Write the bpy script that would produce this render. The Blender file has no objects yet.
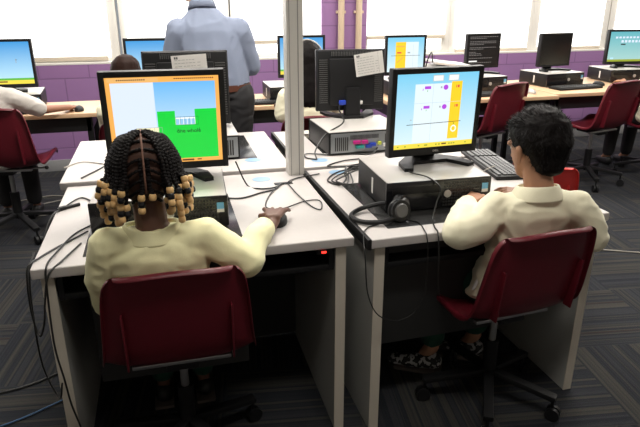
import bpy, bmesh, math, random
from mathutils import Vector, Matrix, noise
R = math.radians
S = bpy.context.scene
C = S.collection
random.seed(7)

# ------------------------------------------------------------------ camera, world, light, exposure
cd = bpy.data.cameras.new('camera'); cam = bpy.data.objects.new('camera', cd); C.objects.link(cam)
cd.sensor_width = 36; cd.lens = 591.2 / 640 * 36; cd.clip_start = .05
cam.location = (.411, -1.690, 1.483)
cam.rotation_euler = (math.pi/2 - .357, 0, -.255)
S.camera = cam
w = bpy.data.worlds.new('world'); S.world = w; w.use_nodes = True
w.node_tree.nodes['Background'].inputs[0].default_value = (.9, .95, 1, 1)
w.node_tree.nodes['Background'].inputs[1].default_value = .3
S.view_settings.view_transform = 'Standard'; S.view_settings.look = 'None'
S.view_settings.exposure = .25; S.view_settings.gamma = 1; S.view_settings.use_curve_mapping = False
CEIL = 2.75
LAMPS = [(.6, 1.0, 1.2, .3, 44, 'above the back to back desks'), (2.8, 1.0, 1.2, .3, 36, 'above the boy'), (5.0, .6, 1.2, .3, 16, 'nearest the right wall'), (-1.6, 1.2, 1.2, .3, 10, 'nearest the left wall'),
         (.5, 2.9, 1.2, .3, 34, 'above the middle wall table, added to brighten the purple wall'), (3.0, 2.8, 1.2, .3, 34, 'above the wall table with the text monitor, added to brighten the purple wall'), (5.4, 2.8, 1.2, .3, 24, 'above the teal monitor, added to brighten the purple wall'), (.9, -1.0, 1.2, .3, 15, 'above the girl\'s chair')]  # row over the wall tables is added, unseen, to brighten purple wall and frames
for (x, y, sx, sy, pw, _) in LAMPS:
    l = bpy.data.lights.new('ceiling_lamp_light', 'AREA'); l.shape = 'RECTANGLE'; l.size = sx; l.size_y = sy
    l.energy = pw; l.color = (1, .96, .88)
    o = bpy.data.objects.new('ceiling_lamp_light', l); C.objects.link(o); o.location = (x, y, CEIL - .06)
WIN_E = 2.6

# ------------------------------------------------------------------ materials
def mat(name, col, rough=.5, metal=0, emit=0, bump=0, bscale=200, var=0, vscale=8, spec=.5, sheen=0, coat=0):
    m = bpy.data.materials.new(name); m.use_nodes = True; nt = m.node_tree; b = nt.nodes['Principled BSDF']
    c = (*col, 1)
    b.inputs['Base Color'].default_value = c; b.inputs['Roughness'].default_value = rough
    b.inputs['Metallic'].default_value = metal; b.inputs['Specular IOR Level'].default_value = spec
    if sheen: b.inputs['Sheen Weight'].default_value = sheen
    if coat: b.inputs['Coat Weight'].default_value = coat
    if emit:
        b.inputs['Emission Color'].default_value = c; b.inputs['Emission Strength'].default_value = emit
    tc = nt.nodes.new('ShaderNodeTexCoord')
    if var:
        n = nt.nodes.new('ShaderNodeTexNoise'); n.inputs['Scale'].default_value = vscale; n.inputs['Detail'].default_value = 3
        nt.links.new(tc.outputs['Object'], n.inputs['Vector'])
        mx = nt.nodes.new('ShaderNodeMix'); mx.data_type = 'RGBA'
        mx.inputs['A'].default_value = (*[k*(1-var) for k in col], 1); mx.inputs['B'].default_value = (*[min(1, k*(1+var)) for k in col], 1)
        nt.links.new(n.outputs['Fac'], mx.inputs['Factor']); nt.links.new(mx.outputs['Result'], b.inputs['Base Color'])
    if bump:
        n = nt.nodes.new('ShaderNodeTexNoise'); n.inputs['Scale'].default_value = bscale
        nt.links.new(tc.outputs['Object'], n.inputs['Vector'])
        bp = nt.nodes.new('ShaderNodeBump'); bp.inputs['Strength'].default_value = bump; bp.inputs['Distance'].default_value = .002
        nt.links.new(n.outputs['Fac'], bp.inputs['Height']); nt.links.new(bp.outputs['Normal'], b.inputs['Normal'])
    return m
def emis(name, col, s=1):
    m = bpy.data.materials.new(name); m.use_nodes = True; nt = m.node_tree; b = nt.nodes['Principled BSDF']
    b.inputs['Base Color'].default_value = (.01, .01, .01, 1); b.inputs['Roughness'].default_value = .35
    b.inputs['Emission Color'].default_value = (*col, 1); b.inputs['Emission Strength'].default_value = s
    return m
def lin(r, g, b):
    f = lambda v: (v/255)/12.92 if v/255 <= .04045 else (((v/255)+.055)/1.055)**2.4
    return (f(r), f(g), f(b))
def emis_grad(name, top, bot, s=1):
    """screen picture whose sky goes from one colour to another down the screen (uses the screen's own UV)"""
    m = emis(name, top, s); nt = m.node_tree; b = nt.nodes['Principled BSDF']
    tc = nt.nodes.new('ShaderNodeUVMap'); sp = nt.nodes.new('ShaderNodeSeparateXYZ'); cr = nt.nodes.new('ShaderNodeValToRGB')
    nt.links.new(tc.outputs['UV'], sp.inputs[0]); nt.links.new(sp.outputs['Y'], cr.inputs[0])
    cr.color_ramp.elements[0].color = (*bot, 1); cr.color_ramp.elements[1].color = (*top, 1)
    nt.links.new(cr.outputs[0], b.inputs['Emission Color']); return m

M = {}
M['laminate'] = mat('light_laminate', (.53, .495, .48), .42, bump=.05, var=.04, vscale=60)
M['panel'] = mat('grey_panel', (.42, .42, .40), .5, var=.04)
M['edgeband'] = mat('cream_edge', (.60, .55, .47), .5)
M['black'] = mat('black_plastic', (.010, .010, .011), .45, bump=.1, bscale=500, spec=.3)
M['gloss_black'] = mat('gloss_black', (.010, .010, .012), .18)
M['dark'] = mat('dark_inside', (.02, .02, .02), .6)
M['glass_dark'] = mat('dark_glass_inset', (.03, .03, .03), .15)
M['silver'] = mat('silver_plastic', (.50, .48, .46), .28, metal=.35)
M['pc_top'] = mat('silver_case', (.62, .59, .56), .33, metal=.25, bump=.03)
M['steel'] = mat('steel', (.45, .45, .45), .35, metal=.9)
M['port_grey'] = mat('port_plate', (.30, .32, .33), .4, metal=.6)
M['maroon'] = mat('maroon_shell', (.12, .008, .016), .38, bump=.25, bscale=350)
M['red_shell'] = mat('red_shell', (.65, .05, .045), .3, bump=.15, bscale=350)
M['white_paint'] = mat('white_paint', (.72, .70, .66), .4)
M['paper'] = mat('paper', (.75, .73, .70), .8)
M['ink'] = mat('ink', (.10, .10, .10), .8)
M['wood'] = mat('light_wood', (.66, .44, .27), .4, var=.08, vscale=5)
M['cable'] = mat('black_cable', (.012, .012, .012), .4)
M['cable_grey'] = mat('grey_cable', (.35, .32, .28), .5)
M['cable_blue'] = mat('blue_cable', (.02, .09, .22), .4)
M['shirt_yel'] = mat('pale_yellow_cotton', (.93, .89, .54), .85, bump=.3, bscale=700, sheen=.2)
M['shirt_cream'] = mat('cream_cotton', (.88, .83, .62), .85, bump=.3, bscale=700, sheen=.2)
M['shirt_white'] = mat('white_cotton', (.62, .58, .54), .85, bump=.3, bscale=600)
M['shirt_blue'] = mat('blue_grey_cotton', (.22, .255, .35), .8, bump=.2, bscale=700)
M['skin_dark'] = mat('skin_deep', (.145, .066, .042), .5, var=.08)
M['skin_mid'] = mat('skin_brown', (.36, .17, .105), .5, var=.06)
M['skin_tan'] = mat('skin_tan', (.45, .23, .14), .5, var=.06)
M['green_cloth'] = mat('dark_green_cloth', (.006, .05, .03), .85)
M['trouser'] = mat('black_trousers', (.015, .014, .016), .8)
M['hair_black'] = mat('black_hair', (.006, .0045, .0045), .6, bump=.6, bscale=120, spec=.12)
M['hair_brown'] = mat('brown_hair', (.022, .009, .006), .6, bump=.6, bscale=120, spec=.15)
M['scalp'] = mat('scalp', (.20, .10, .07), .6)
M['bead_wood'] = mat('wooden_bead', (.78, .50, .22), .35)
M['bead_black'] = mat('black_bead', (.01, .01, .012), .25)
M['leather'] = mat('brown_leather', (.10, .03, .015), .5)
M['white_thing'] = mat('white_plastic', (.75, .73, .70), .4)
M['blind'] = emis('daylit_blind', (1, .975, .93), WIN_E)
M['blind_hem'] = mat('blind_hem', (.60, .52, .42), .7)
M['daylight'] = emis('daylight_pane', (1, .99, .97), WIN_E*1.1)
M['mesh'] = mat('perforated_grille', (.03, .03, .03), .5, metal=.3)
M['lamp'] = emis('lamp_diffuser', (1, .95, .86), 3)
M['pink'] = mat('pink_port', (.6, .02, .25), .4); M['blue_p'] = mat('blue_port', (.02, .06, .5), .4)
M['teal_p'] = mat('teal_port', (.02, .35, .30), .4); M['yellow_p'] = mat('yellow_port', (.5, .55, .05), .4)
M['sticker_blue'] = mat('pale_blue_sticker', (.26, .42, .60), .3)
M['badge'] = mat('blue_badge', (.15, .45, .70), .3)
M['red_led'] = emis('red_led', (1, .03, .02), 3)
M['eye'] = mat('eye_white', (.7, .7, .68), .2); M['lip'] = mat('lips', (.25, .07, .06), .5)
M['shoe'] = mat('black_shoe', (.015, .015, .015), .5)
M['sole'] = mat('shoe_sole', (.10, .08, .07), .6)
M['keycap'] = mat('keycap', (.02, .02, .02), .45)
M['keycap_pale'] = mat('keycap_pale', (.10, .10, .10), .3)

def shoe_pattern():
    m = mat('black_white_print', (.02, .02, .02), .5); nt = m.node_tree
    v = nt.nodes.new('ShaderNodeTexNoise'); v.inputs['Scale'].default_value = 55; v.inputs['Detail'].default_value = 1
    tc = nt.nodes.new('ShaderNodeTexCoord'); nt.links.new(tc.outputs['Object'], v.inputs['Vector'])
    cr = nt.nodes.new('ShaderNodeValToRGB'); cr.color_ramp.interpolation = 'CONSTANT'
    cr.color_ramp.elements[0].color = (.015, .015, .015, 1); cr.color_ramp.elements[1].position = .54; cr.color_ramp.elements[1].color = (.45, .45, .45, 1)
    nt.links.new(v.outputs['Fac'], cr.inputs[0]); nt.links.new(cr.outputs[0], nt.nodes['Principled BSDF'].inputs['Base Color']); return m
M['shoe_print'] = shoe_pattern()

def carpet():
    m = mat('carpet_tiles', (.03, .035, .045), .95, spec=.1); nt = m.node_tree; b = nt.nodes['Principled BSDF']; L = nt.links.new
    N = nt.nodes.new
    g = N('ShaderNodeNewGeometry'); mp = N('ShaderNodeMapping'); mp.inputs['Rotation'].default_value = (0, 0, R(8)); mp.inputs['Scale'].default_value = (2, 2, 2)
    L(g.outputs['Position'], mp.inputs[0])
    ch = N('ShaderNodeTexChecker'); ch.inputs['Scale'].default_value = 1; L(mp.outputs[0], ch.inputs['Vector'])
    def stripes(axis, sc):
        sx = N('ShaderNodeSeparateXYZ'); L(mp.outputs[0], sx.inputs[0])
        cb = N('ShaderNodeCombineXYZ'); L(sx.outputs[axis], cb.inputs[0])
        n = N('ShaderNodeTexNoise'); n.inputs['Scale'].default_value = sc; n.inputs['Detail'].default_value = 2; L(cb.outputs[0], n.inputs['Vector'])
        return n
    a, c = stripes('X', 17), stripes('Y', 17)
    mx = N('ShaderNodeMix'); mx.data_type = 'RGBA'; L(ch.outputs['Fac'], mx.inputs['Factor']); L(a.outputs['Color'], mx.inputs['A']); L(c.outputs['Color'], mx.inputs['B'])
    cr = N('ShaderNodeValToRGB'); e = cr.color_ramp.elements
    e[0].position = .30; e[0].color = (.026, .030, .038, 1); e[1].position = .75; e[1].color = (.10, .045, .02, 1)
    x = cr.color_ramp.elements.new(.42); x.color = (.038, .044, .056, 1)
    x = cr.color_ramp.elements.new(.50); x.color = (.022, .027, .038, 1)
    x = cr.color_ramp.elements.new(.58); x.color = (.058, .062, .062, 1)
    x = cr.color_ramp.elements.new(.66); x.color = (.03, .032, .04, 1)
    L(mx.outputs['Result'], cr.inputs[0])
    f = N('ShaderNodeTexNoise'); f.inputs['Scale'].default_value = 260; L(g.outputs['Position'], f.inputs['Vector'])
    m2 = N('ShaderNodeMix'); m2.data_type = 'RGBA'; m2.blend_type = 'MULTIPLY'; m2.inputs['Factor'].default_value = .5
    L(cr.outputs[0], m2.inputs['A']); L(f.outputs['Color'], m2.inputs['B'])
    mm = N('ShaderNodeMix'); mm.data_type = 'RGBA'; mm.blend_type = 'MULTIPLY'; mm.inputs['Factor'].default_value = 1; mm.inputs['B'].default_value = (1.25, 1.12, 1.0, 1)
    L(m2.outputs['Result'], mm.inputs['A']); L(mm.outputs['Result'], b.inputs['Base Color'])
    bp = N('ShaderNodeBump'); bp.inputs['Strength'].default_value = .6; bp.inputs['Distance'].default_value = .004; L(f.outputs['Fac'], bp.inputs['Height']); L(bp.outputs['Normal'], b.inputs['Normal'])
    return m
M['carpet'] = carpet()
def blocks():
    m = mat('purple_block_wall', (.21, .085, .25), .6); nt = m.node_tree; b = nt.nodes['Principled BSDF']; L = nt.links.new; N = nt.nodes.new
    g = N('ShaderNodeNewGeometry'); sx = N('ShaderNodeSeparateXYZ'); cb = N('ShaderNodeCombineXYZ'); L(g.outputs['Position'], sx.inputs[0])
    L(sx.outputs['X'], cb.inputs[0]); L(sx.outputs['Z'], cb.inputs[1])
    br = N('ShaderNodeTexBrick'); br.inputs['Scale'].default_value = 1; br.inputs['Brick Width'].default_value = .4; br.inputs['Row Height'].default_value = .2
    br.inputs['Mortar Size'].default_value = .006; br.inputs['Color1'].default_value = (.30, .16, .35, 1); br.inputs['Color2'].default_value = (.285, .148, .33, 1); br.inputs['Mortar'].default_value = (.22, .115, .26, 1)
    L(cb.outputs[0], br.inputs['Vector']); L(br.outputs['Color'], b.inputs['Base Color'])
    bp = N('ShaderNodeBump'); bp.inputs['Strength'].default_value = .5; bp.inputs['Distance'].default_value = .005; bp.invert = True
    L(br.outputs['Fac'], bp.inputs['Height']); L(bp.outputs['Normal'], b.inputs['Normal']); return m
M['purple'] = blocks()
M['ceiling'] = mat('ceiling_tile', (.7, .7, .68), .9, bump=.3, bscale=60)
M['wall_cream'] = mat('cream_wall', (.45, .42, .38), .8)
M['base'] = mat('grey_vinyl', (.30, .30, .31), .6)
M['conduit'] = mat('cream_conduit', (.60, .47, .34), .5)

# ------------------------------------------------------------------ builders
class MB:
    def __init__(s): s.bm = bmesh.new(); s.mats = []
    def mi(s, m):
        if m is None: return 0
        if m not in s.mats: s.mats.append(m)
        return s.mats.index(m)
    def _fin(s, r, T, m):
        vs = r['verts'] if isinstance(r, dict) else r
        if T: bmesh.ops.transform(s.bm, matrix=T, verts=vs)
        i = s.mi(m)
        for f in {f for v in vs for f in v.link_faces}: f.material_index = i
        return vs
    def box(s, x0, x1, y0, y1, z0, z1, m=None, T=None, bev=0, seg=2):
        r = bmesh.ops.create_cube(s.bm, size=1)
        bmesh.ops.transform(s.bm, matrix=Matrix.Translation(((x0+x1)/2, (y0+y1)/2, (z0+z1)/2)) @ Matrix.Diagonal((x1-x0, y1-y0, z1-z0, 1)), verts=r['verts'])
        vs = r['verts']
        if bev:
            es = list({e for v in vs for e in v.link_edges})
            rr = bmesh.ops.bevel(s.bm, geom=es, offset=bev, segments=seg, affect='EDGES', profile=.6)
            vs = list({v for f in rr['faces'] for v in f.verts} | {v for v in vs if v.is_valid})
        return s._fin(vs, T, m)
    def cyl(s, a, b, r1, r2=None, m=None, n=16, T=None):
        a, b = Vector(a), Vector(b); r2 = r1 if r2 is None else r2; d = b-a
        r = bmesh.ops.create_cone(s.bm, cap_ends=True, segments=n, radius1=r1, radius2=r2, depth=d.length)
        Q = Matrix.Translation((a+b)/2) @ d.to_track_quat('Z', 'Y').to_matrix().to_4x4()
        bmesh.ops.transform(s.bm, matrix=Q, verts=r['verts']); return s._fin(r['verts'], T, m)
    def ball(s, c, rad, m=None, T=None, u=12, v=8):
        r = bmesh.ops.create_uvsphere(s.bm, u_segments=u, v_segments=v, radius=1)
        rad = rad if hasattr(rad, '__len__') else (rad,)*3
        bmesh.ops.transform(s.bm, matrix=Matrix.Translation(c) @ Matrix.Diagonal((*rad, 1)), verts=r['verts']); return s._fin(r['verts'], T, m)
    def prism(s, pts, z0, z1, m=None, T=None):
        lo = [s.bm.verts.new((x, y, z0)) for x, y in pts]; hi = [s.bm.verts.new((x, y, z1)) for x, y in pts]; n = len(pts)
        s.bm.faces.new(lo[::-1]); s.bm.faces.new(hi)
        for i in range(n): s.bm.faces.new((lo[i], lo[(i+1) % n], hi[(i+1) % n], hi[i]))
        return s._fin(lo+hi, T, m)
    def tube(s, pts, r, m=None, n=8, T=None, rf=None):
        pts = [Vector(p) for p in pts]; rings = []; prev = None
        for i, p in enumerate(pts):
            t = (pts[min(i+1, len(pts)-1)] - pts[max(i-1, 0)]).normalized()
            if prev is None: nrm = t.orthogonal().normalized()
            else:
                nrm = prev - t*prev.dot(t); nrm = nrm.normalized() if nrm.length > 1e-6 else t.orthogonal().normalized()
            prev = nrm; bn = t.cross(nrm); rr = r*(rf(i/(len(pts)-1)) if rf else 1)
            rings.append([s.bm.verts.new(p + (nrm*math.cos(a) + bn*math.sin(a))*rr) for a in [2*math.pi*k/n for k in range(n)]])
        for a, b in zip(rings, rings[1:]):
            for k in range(n): s.bm.faces.new((a[k], a[(k+1) % n], b[(k+1) % n], b[k]))
        s.bm.faces.new(rings[0][::-1]); s.bm.faces.new(rings[-1])
        return s._fin([v for q in rings for v in q], T, m)
    def lathe(s, prof, m=None, n=24, T=None):
        rings = [[s.bm.verts.new((r*math.cos(2*math.pi*k/n), r*math.sin(2*math.pi*k/n), z)) for k in range(n)] for r, z in prof]
        for a, b in zip(rings, rings[1:]):
            for k in range(n): s.bm.faces.new((a[k], a[(k+1) % n], b[(k+1) % n], b[k]))
        s.bm.faces.new(rings[0][::-1]); s.bm.faces.new(rings[-1])
        return s._fin([v for q in rings for v in q], T, m)
    def hull(s, a, ra, b, rb, m=None):
        """tapered limb segment: hull of two ellipsoids"""
        pts = []
        for c, rad in ((a, ra), (b, rb)):
            rad = rad if hasattr(rad, '__len__') else (rad,)*3
            for i in range(7):
                ph = math.pi*(i)/6
                for k in range(12 if 0 < i < 6 else 1):
                    th = 2*math.pi*k/12
                    pts.append(s.bm.verts.new((c[0]+rad[0]*math.sin(ph)*math.cos(th), c[1]+rad[1]*math.sin(ph)*math.sin(th), c[2]+rad[2]*math.cos(ph))))
        r = bmesh.ops.convex_hull(s.bm, input=pts)
        bad = [g for g in set(r['geom_interior']) | set(r['geom_unused']) if isinstance(g, bmesh.types.BMVert) and g.is_valid]
        if bad: bmesh.ops.delete(s.bm, geom=bad, context='VERTS')
    def chain(s, nodes):
        for (a, ra), (b, rb) in zip(nodes, nodes[1:]): s.hull(a, ra, b, rb)
    def quad(s, pts, m=None):
        vs = [s.bm.verts.new(p) for p in pts]; f = s.bm.faces.new(vs); f.material_index = s.mi(m); return f
    def build(s, name, m=None, parent=None, smooth=True, mats=None, fixn=True, ang=35):
        if fixn: bmesh.ops.recalc_face_normals(s.bm, faces=s.bm.faces)
        me = bpy.data.meshes.new(name); s.bm.to_mesh(me); s.bm.free()
        ml = mats or s.mats or []
        if m is not None and not s.mats: ml = [m]
        for k in ml: me.materials.append(M[k] if isinstance(k, str) else k)
        if smooth:
            for p in me.polygons: p.use_smooth = True
            try: me.set_sharp_from_angle(angle=R(ang))
            except Exception: pass
        o = bpy.data.objects.new(name, me); C.objects.link(o)
        if parent: o.parent = parent
        return o
def tag(o, label=None, cat=None, group=None, kind=None):
    if label: o['label'] = label
    if cat: o['category'] = cat
    if group: o['group'] = group
    if kind: o['kind'] = kind
    return o
def thing(name, label, cat, loc=(0, 0, 0), rz=0, group=None):
    o = bpy.data.objects.new(name, None); C.objects.link(o); o.empty_display_size = .05
    o.location = loc; o.rotation_euler = (0, 0, R(rz)); return tag(o, label, cat, group)
def kids(o): return [c for c in C.objects if c.parent == o]
def dup(o, loc, rz, label, group=None, parent=None):
    c = o.copy(); C.objects.link(c); c.location = loc; c.rotation_euler = (0, 0, R(rz)); c['label'] = label
    if group: c['group'] = group
    def rec(src, dst):
        for k in kids(src):
            d = k.copy(); C.objects.link(d); d.parent = dst; rec(k, d)
    rec(o, c); return c
def spline(pts, n=8):
    P = [Vector(p) for p in pts]; P = [P[0]*2-P[1]] + P + [P[-1]*2-P[-2]]; out = []
    for i in range(1, len(P)-2):
        for k in range(n):
            t = k/n; a, b, c, d = P[i-1], P[i], P[i+1], P[i+2]
            out.append(.5*((2*b)+(-a+c)*t+(2*a-5*b+4*c-d)*t*t+(-a+3*b-3*c+d)*t**3))
    out.append(P[-2]); return out
def cable(pts, label, r=.003, m='cable', n=8, group=None):
    r = r*.85
    b = MB(); b.tube(spline(pts, n), r, m, 7); o = b.build('cable'); return tag(o, label, 'cable', group)
def text_mesh(s, size, name, m, parent, loc, rot, align='CENTER', ext=.0004):
    cu = bpy.data.curves.new(name, 'FONT'); cu.body = s; cu.size = size; cu.align_x = align; cu.align_y = 'CENTER'; cu.extrude = ext; cu.offset = size*.012
    t = bpy.data.objects.new('tmp_text', cu); C.objects.link(t)
    me = bpy.data.meshes.new_from_object(t.evaluated_get(bpy.context.evaluated_depsgraph_get()))
    bpy.data.objects.remove(t); me.materials.clear(); me.materials.append(M[m] if isinstance(m, str) else m)
    o = bpy.data.objects.new(name, me); C.objects.link(o); o.parent = parent; o.location = loc; o.rotation_euler = rot; return o

# ------------------------------------------------------------------ room shell
WY = 3.80; X0, X1, Y0 = -3.6, 7.2, -3.4; SILL = .912; HEAD = 2.25
def struct(name, mb, m=None, parent=None, **k):
    o = mb.build(name, m, parent, **k)
    return o if parent else tag(o, kind='structure')
b = MB(); b.box(X0, X1, Y0, WY+.2, -.1, 0); struct('floor', b, 'carpet', smooth=False)
b = MB(); b.box(X0, X1, Y0, WY+.2, CEIL, CEIL+.1); struct('ceiling', b, 'ceiling', smooth=False)
b = MB(); b.box(X0-.1, X0, Y0, WY+.2, 0, CEIL); struct('wall_left', b, 'wall_cream', smooth=False)
b = MB(); b.box(X1, X1+.1, Y0, WY+.2, 0, CEIL); struct('wall_right', b, 'wall_cream', smooth=False)
b = MB(); b.box(X0, X1, Y0-.1, Y0, 0, CEIL); struct('wall_front', b, 'wall_cream', smooth=False)
WINS = [(-3.4, -2.52), (-2.44, -1.62), (-1.54, .03), (.13, 1.0), (1.06, 1.86), (2.29, 3.13), (3.21, 4.05), (4.13, 4.95), (5.04, 5.86), (5.94, 6.8)]
b = MB(); b.box(X0, X1, WY, WY+.2, 0, SILL); b.box(X0, X1, WY, WY+.2, HEAD, CEIL)
b.box(1.86, 2.29, WY, WY+.2, SILL, HEAD); b.box(X0, -3.4, WY, WY+.2, SILL, HEAD); b.box(6.8, X1, WY, WY+.2, SILL, HEAD)
struct('wall_back', b, 'purple', smooth=False)
b = MB(); b.box(X0, X1, WY-.012, WY, 0, .10, bev=.003); struct('baseboard_back', b, 'base')
b = MB()
for a, c in ((-3.4, 1.86), (2.29, 6.8)): b.box(a, c, WY+.0, WY+.14, SILL, SILL+.018, bev=.004)
struct('trim_1', b, 'white_paint')
for i, (a, c) in enumerate(WINS):
    e = bpy.data.objects.new('window_%d' % (i+1), None); C.objects.link(e); e.location = ((a+c)/2, WY+.1, SILL); tag(e, kind='structure'); hw = (c-a)/2
    f = MB(); t = .035
    z0 = .018
    f.box(-hw-.04, -hw+t, -.04, .05, z0, HEAD-SILL, bev=.004); f.box(hw-t, hw+.04, -.04, .05, z0, HEAD-SILL, bev=.004)
    f.box(-hw+t, hw-t, -.04, .05, z0, z0+t, bev=.004); f.box(-hw+t, hw-t, -.04, .05, HEAD-SILL-t, HEAD-SILL, bev=.004)
    f.box(-hw+t, hw-t, -.02, .03, .62, .66, bev=.004)
    f.build('window_frame', 'white_paint', e)
    p = MB(); p.box(-hw+.02, hw-.02, .0, .006, .03, HEAD-SILL-.02); p.build('window_pane', 'daylight', e, smooth=False)
# roller blinds, each its own thing; (x0, x1, bottom z, label)
BL = [(-1.56, -.03, .955, 'wide white roller blind pulled almost to the sill, above the white-shirted pupil'),
      (.14, 1.0, 1.06, 'white roller blind behind the standing man'),
      (1.06, 1.86, 1.06, 'white roller blind just right of the standing man, left of the purple pier'),
      (2.31, 3.11, 1.08, 'white roller blind right of the two pipes'),
      (3.24, 4.03, .94, 'white roller blind above the monitor with the white text on black'),
      (4.19, 4.90, .94, 'white roller blind above the switched-off monitor'),
      (5.10, 5.84, .94, 'rightmost white roller blind, behind the teal monitor')]
for (a, c, z, lab) in BL:
    t = thing('roller_blind', lab, 'blind', ((a+c)/2, WY+.035, z)); hw = (c-a)/2
    b = MB(); b.box(-hw, hw, -.0015, .0015, .02, HEAD-z-.03); b.build('blind_fabric', 'blind', t, smooth=False)
    b = MB(); b.box(-hw, hw, -.012, .012, -.012, .022, bev=.004); b.build('bottom_bar', 'blind_hem', t)
    b = MB(); b.cyl((-hw, 0, HEAD-z-.025), (hw, 0, HEAD-z-.025), .024); b.build('roller', 'white_paint', t)
for x, lab in ((2.035, 'left one of the two vertical cream pipes on the purple pier'), (2.205, 'right one of the two vertical cream pipes on the purple pier')):
    t = thing('conduit_pipe', lab, 'pipe', (x, WY-.03, 0), 0)
    b = MB(); b.cyl((0, 0, .1), (0, 0, CEIL), .029, n=18); b.build('pipe', 'conduit', t)
    for z in (.6, 1.32, 2.1):
        b = MB(); b.box(-.045, .045, -.001, .03, z-.012, z+.012, bev=.003); b.build('pipe_clamp', 'conduit', t)
for i, (x, y, sx, sy, pw, wh) in enumerate(LAMPS):
    t = thing('ceiling_light', 'long ceiling light panel ' + wh, 'ceiling light', (x, y, CEIL), 0, 'ceiling light panels')
    b = MB(); b.box(-sx/2-.03, sx/2+.03, -sy/2-.03, sy/2+.03, -.04, 0, bev=.005); b.build('lamp_housing', 'white_paint', t)
    b = MB(); b.box(-sx/2, sx/2, -sy/2, sy/2, -.048, -.04); b.build('diffuser', 'lamp', t, smooth=False)

# ------------------------------------------------------------------ computer desks
TOP = .755
def desk(label, x0, x1, y0, y1, top=TOP, rz=0, flip=False, inset=None, led=False, trim=False):
    """desk: laminate top, two side panels, rear modesty panel, black tray and dark glass inset"""
    W, D = x1-x0, y1-y0
    t = thing('computer_desk', label, 'desk', (x0, y0, 0), rz)
    b = MB(); b.box(0, W, 0, D, top-.032, top, bev=.006, seg=3); b.build('desktop', 'laminate', t)
    for xa in (.022, W-.055):
        b = MB(); fy = .02
        b.box(xa, xa+.033, fy+.002, D-.02, 0, top-.032, 'panel'); b.box(xa-.001, xa+.034, fy-.002, fy+.002, 0, top-.032, 'edgeband'); b.build('side_panel', None, t, smooth=False)
    if trim: b = MB(); b.box(-.010, .003, 0, D, top-.034, top+.001, bev=.001); b.build('edge_trim', 'black', t)
    ym = D-.12 if not flip else .10
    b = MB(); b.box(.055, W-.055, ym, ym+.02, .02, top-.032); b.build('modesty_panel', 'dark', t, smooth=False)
    b = MB(); yt = (.03, .30) if not flip else (D-.3, D-.03)
    b.box(.075, W-.075, yt[0], yt[1], top-.12, top-.10, bev=.004); b.box(.06, .075, yt[0], yt[1], top-.12, top-.034); b.box(W-.075, W-.06, yt[0], yt[1], top-.12, top-.034)
    b.build('keyboard_tray', 'black', t)
    if inset:
        a, c, d, e = inset
        b = MB(); b.box(a-x0, c-x0, d-y0, e-y0, top-.02, top+.0015, bev=.0006); b.build('glass_inset', 'glass_dark', t)
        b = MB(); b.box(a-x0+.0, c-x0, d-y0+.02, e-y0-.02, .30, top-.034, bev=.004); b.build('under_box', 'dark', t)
    gx, gy = (.855-.0, .575)
    if not flip and x0 < .5:
        b = MB(); b.box(gx-.045-x0, gx+.03-x0, gy-.014-y0, gy+.014-y0, top-.01, top+.002, bev=.0008); b.build('cable_slot', 'black', t)
    if led:
        b = MB(); b.box(W-.12, W-.07, .012, .03, top-.055, top-.036, 'black', bev=.002); b.box(W-.105, W-.09, .009, .013, top-.049, top-.043, 'red_led'); b.build('power_switch', None, t)
    return t
desk('light laminate computer desk in front of the girl with beaded braids', .0, .955, -.038, .748, inset=(.135, .612, .02, .50), led=True)
desk('light laminate computer desk in front of the boy with short black hair', .998, 1.90, -.075, .735, rz=1.5, inset=(1.085, 1.56, -.0, .50), trim=True)
desk('light laminate desk back to back with the girl\'s desk, carrying a monitor seen from behind', -.03, .925, .762, 1.50, top=TOP+.014, flip=True, inset=(.33, .80, .95, 1.42))
desk('light laminate desk back to back with the boy\'s desk, beyond the white post', .972, 1.88, .762, 1.50, top=TOP+.006, flip=True, inset=(1.12, 1.56, .98, 1.40), trim=True)

t = thing('power_pole', 'white square power pole rising from the desks between the two pupils', 'pole', (.926, .712, TOP))
b = MB(); b.box(-.034, .034, -.033, .033, 0, CEIL-TOP, bev=.003); b.build('pole', 'white_paint', t)
b = MB(); b.box(.010, .014, -.035, -.031, .0, CEIL-TOP-.01); b.box(-.024, -.021, -.035, -.031, .0, CEIL-TOP-.01); b.build('groove', mat('groove_grey', (.35, .34, .32), .6), t, smooth=False)

# ------------------------------------------------------------------ wall tables
def table(label, x0, x1, y0, y1, h=.74):
    W, D = x1-x0, y1-y0; t = thing('wooden_table', label, 'table', (x0, y0, 0))
    b = MB(); b.box(0, W, 0, D, h-.028, h, bev=.005); b.build('tabletop', 'wood', t)
    b = MB(); b.box(.06, W-.06, .05, .07, h-.13, h-.028); b.box(.06, W-.06, D-.07, D-.05, h-.13, h-.028); b.box(.05, .07, .05, D-.05, h-.13, h-.028); b.box(W-.07, W-.05, .05, D-.05, h-.13, h-.028); b.build('apron', 'black', t, smooth=False)
    for x in (.04, W-.08):
        for y in (.05, D-.09):
            b = MB(); b.box(x, x+.04, y, y+.04, 0, h-.028, bev=.004); b.build('leg', 'black', t)
    return t
table('light wood table at the left, in front of the purple wall', -1.75, -.035, 2.46, 2.97)
table('light wood table in the middle, ending behind the white post', .0, 1.70, 2.42, 2.97)
table('light wood table behind the boy, in front of the purple wall', 1.98, 3.36, 2.29, 3.12)
table('light wood table at the right edge, under the teal monitor', 3.37, 5.1, 2.36, 3.16)

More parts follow.
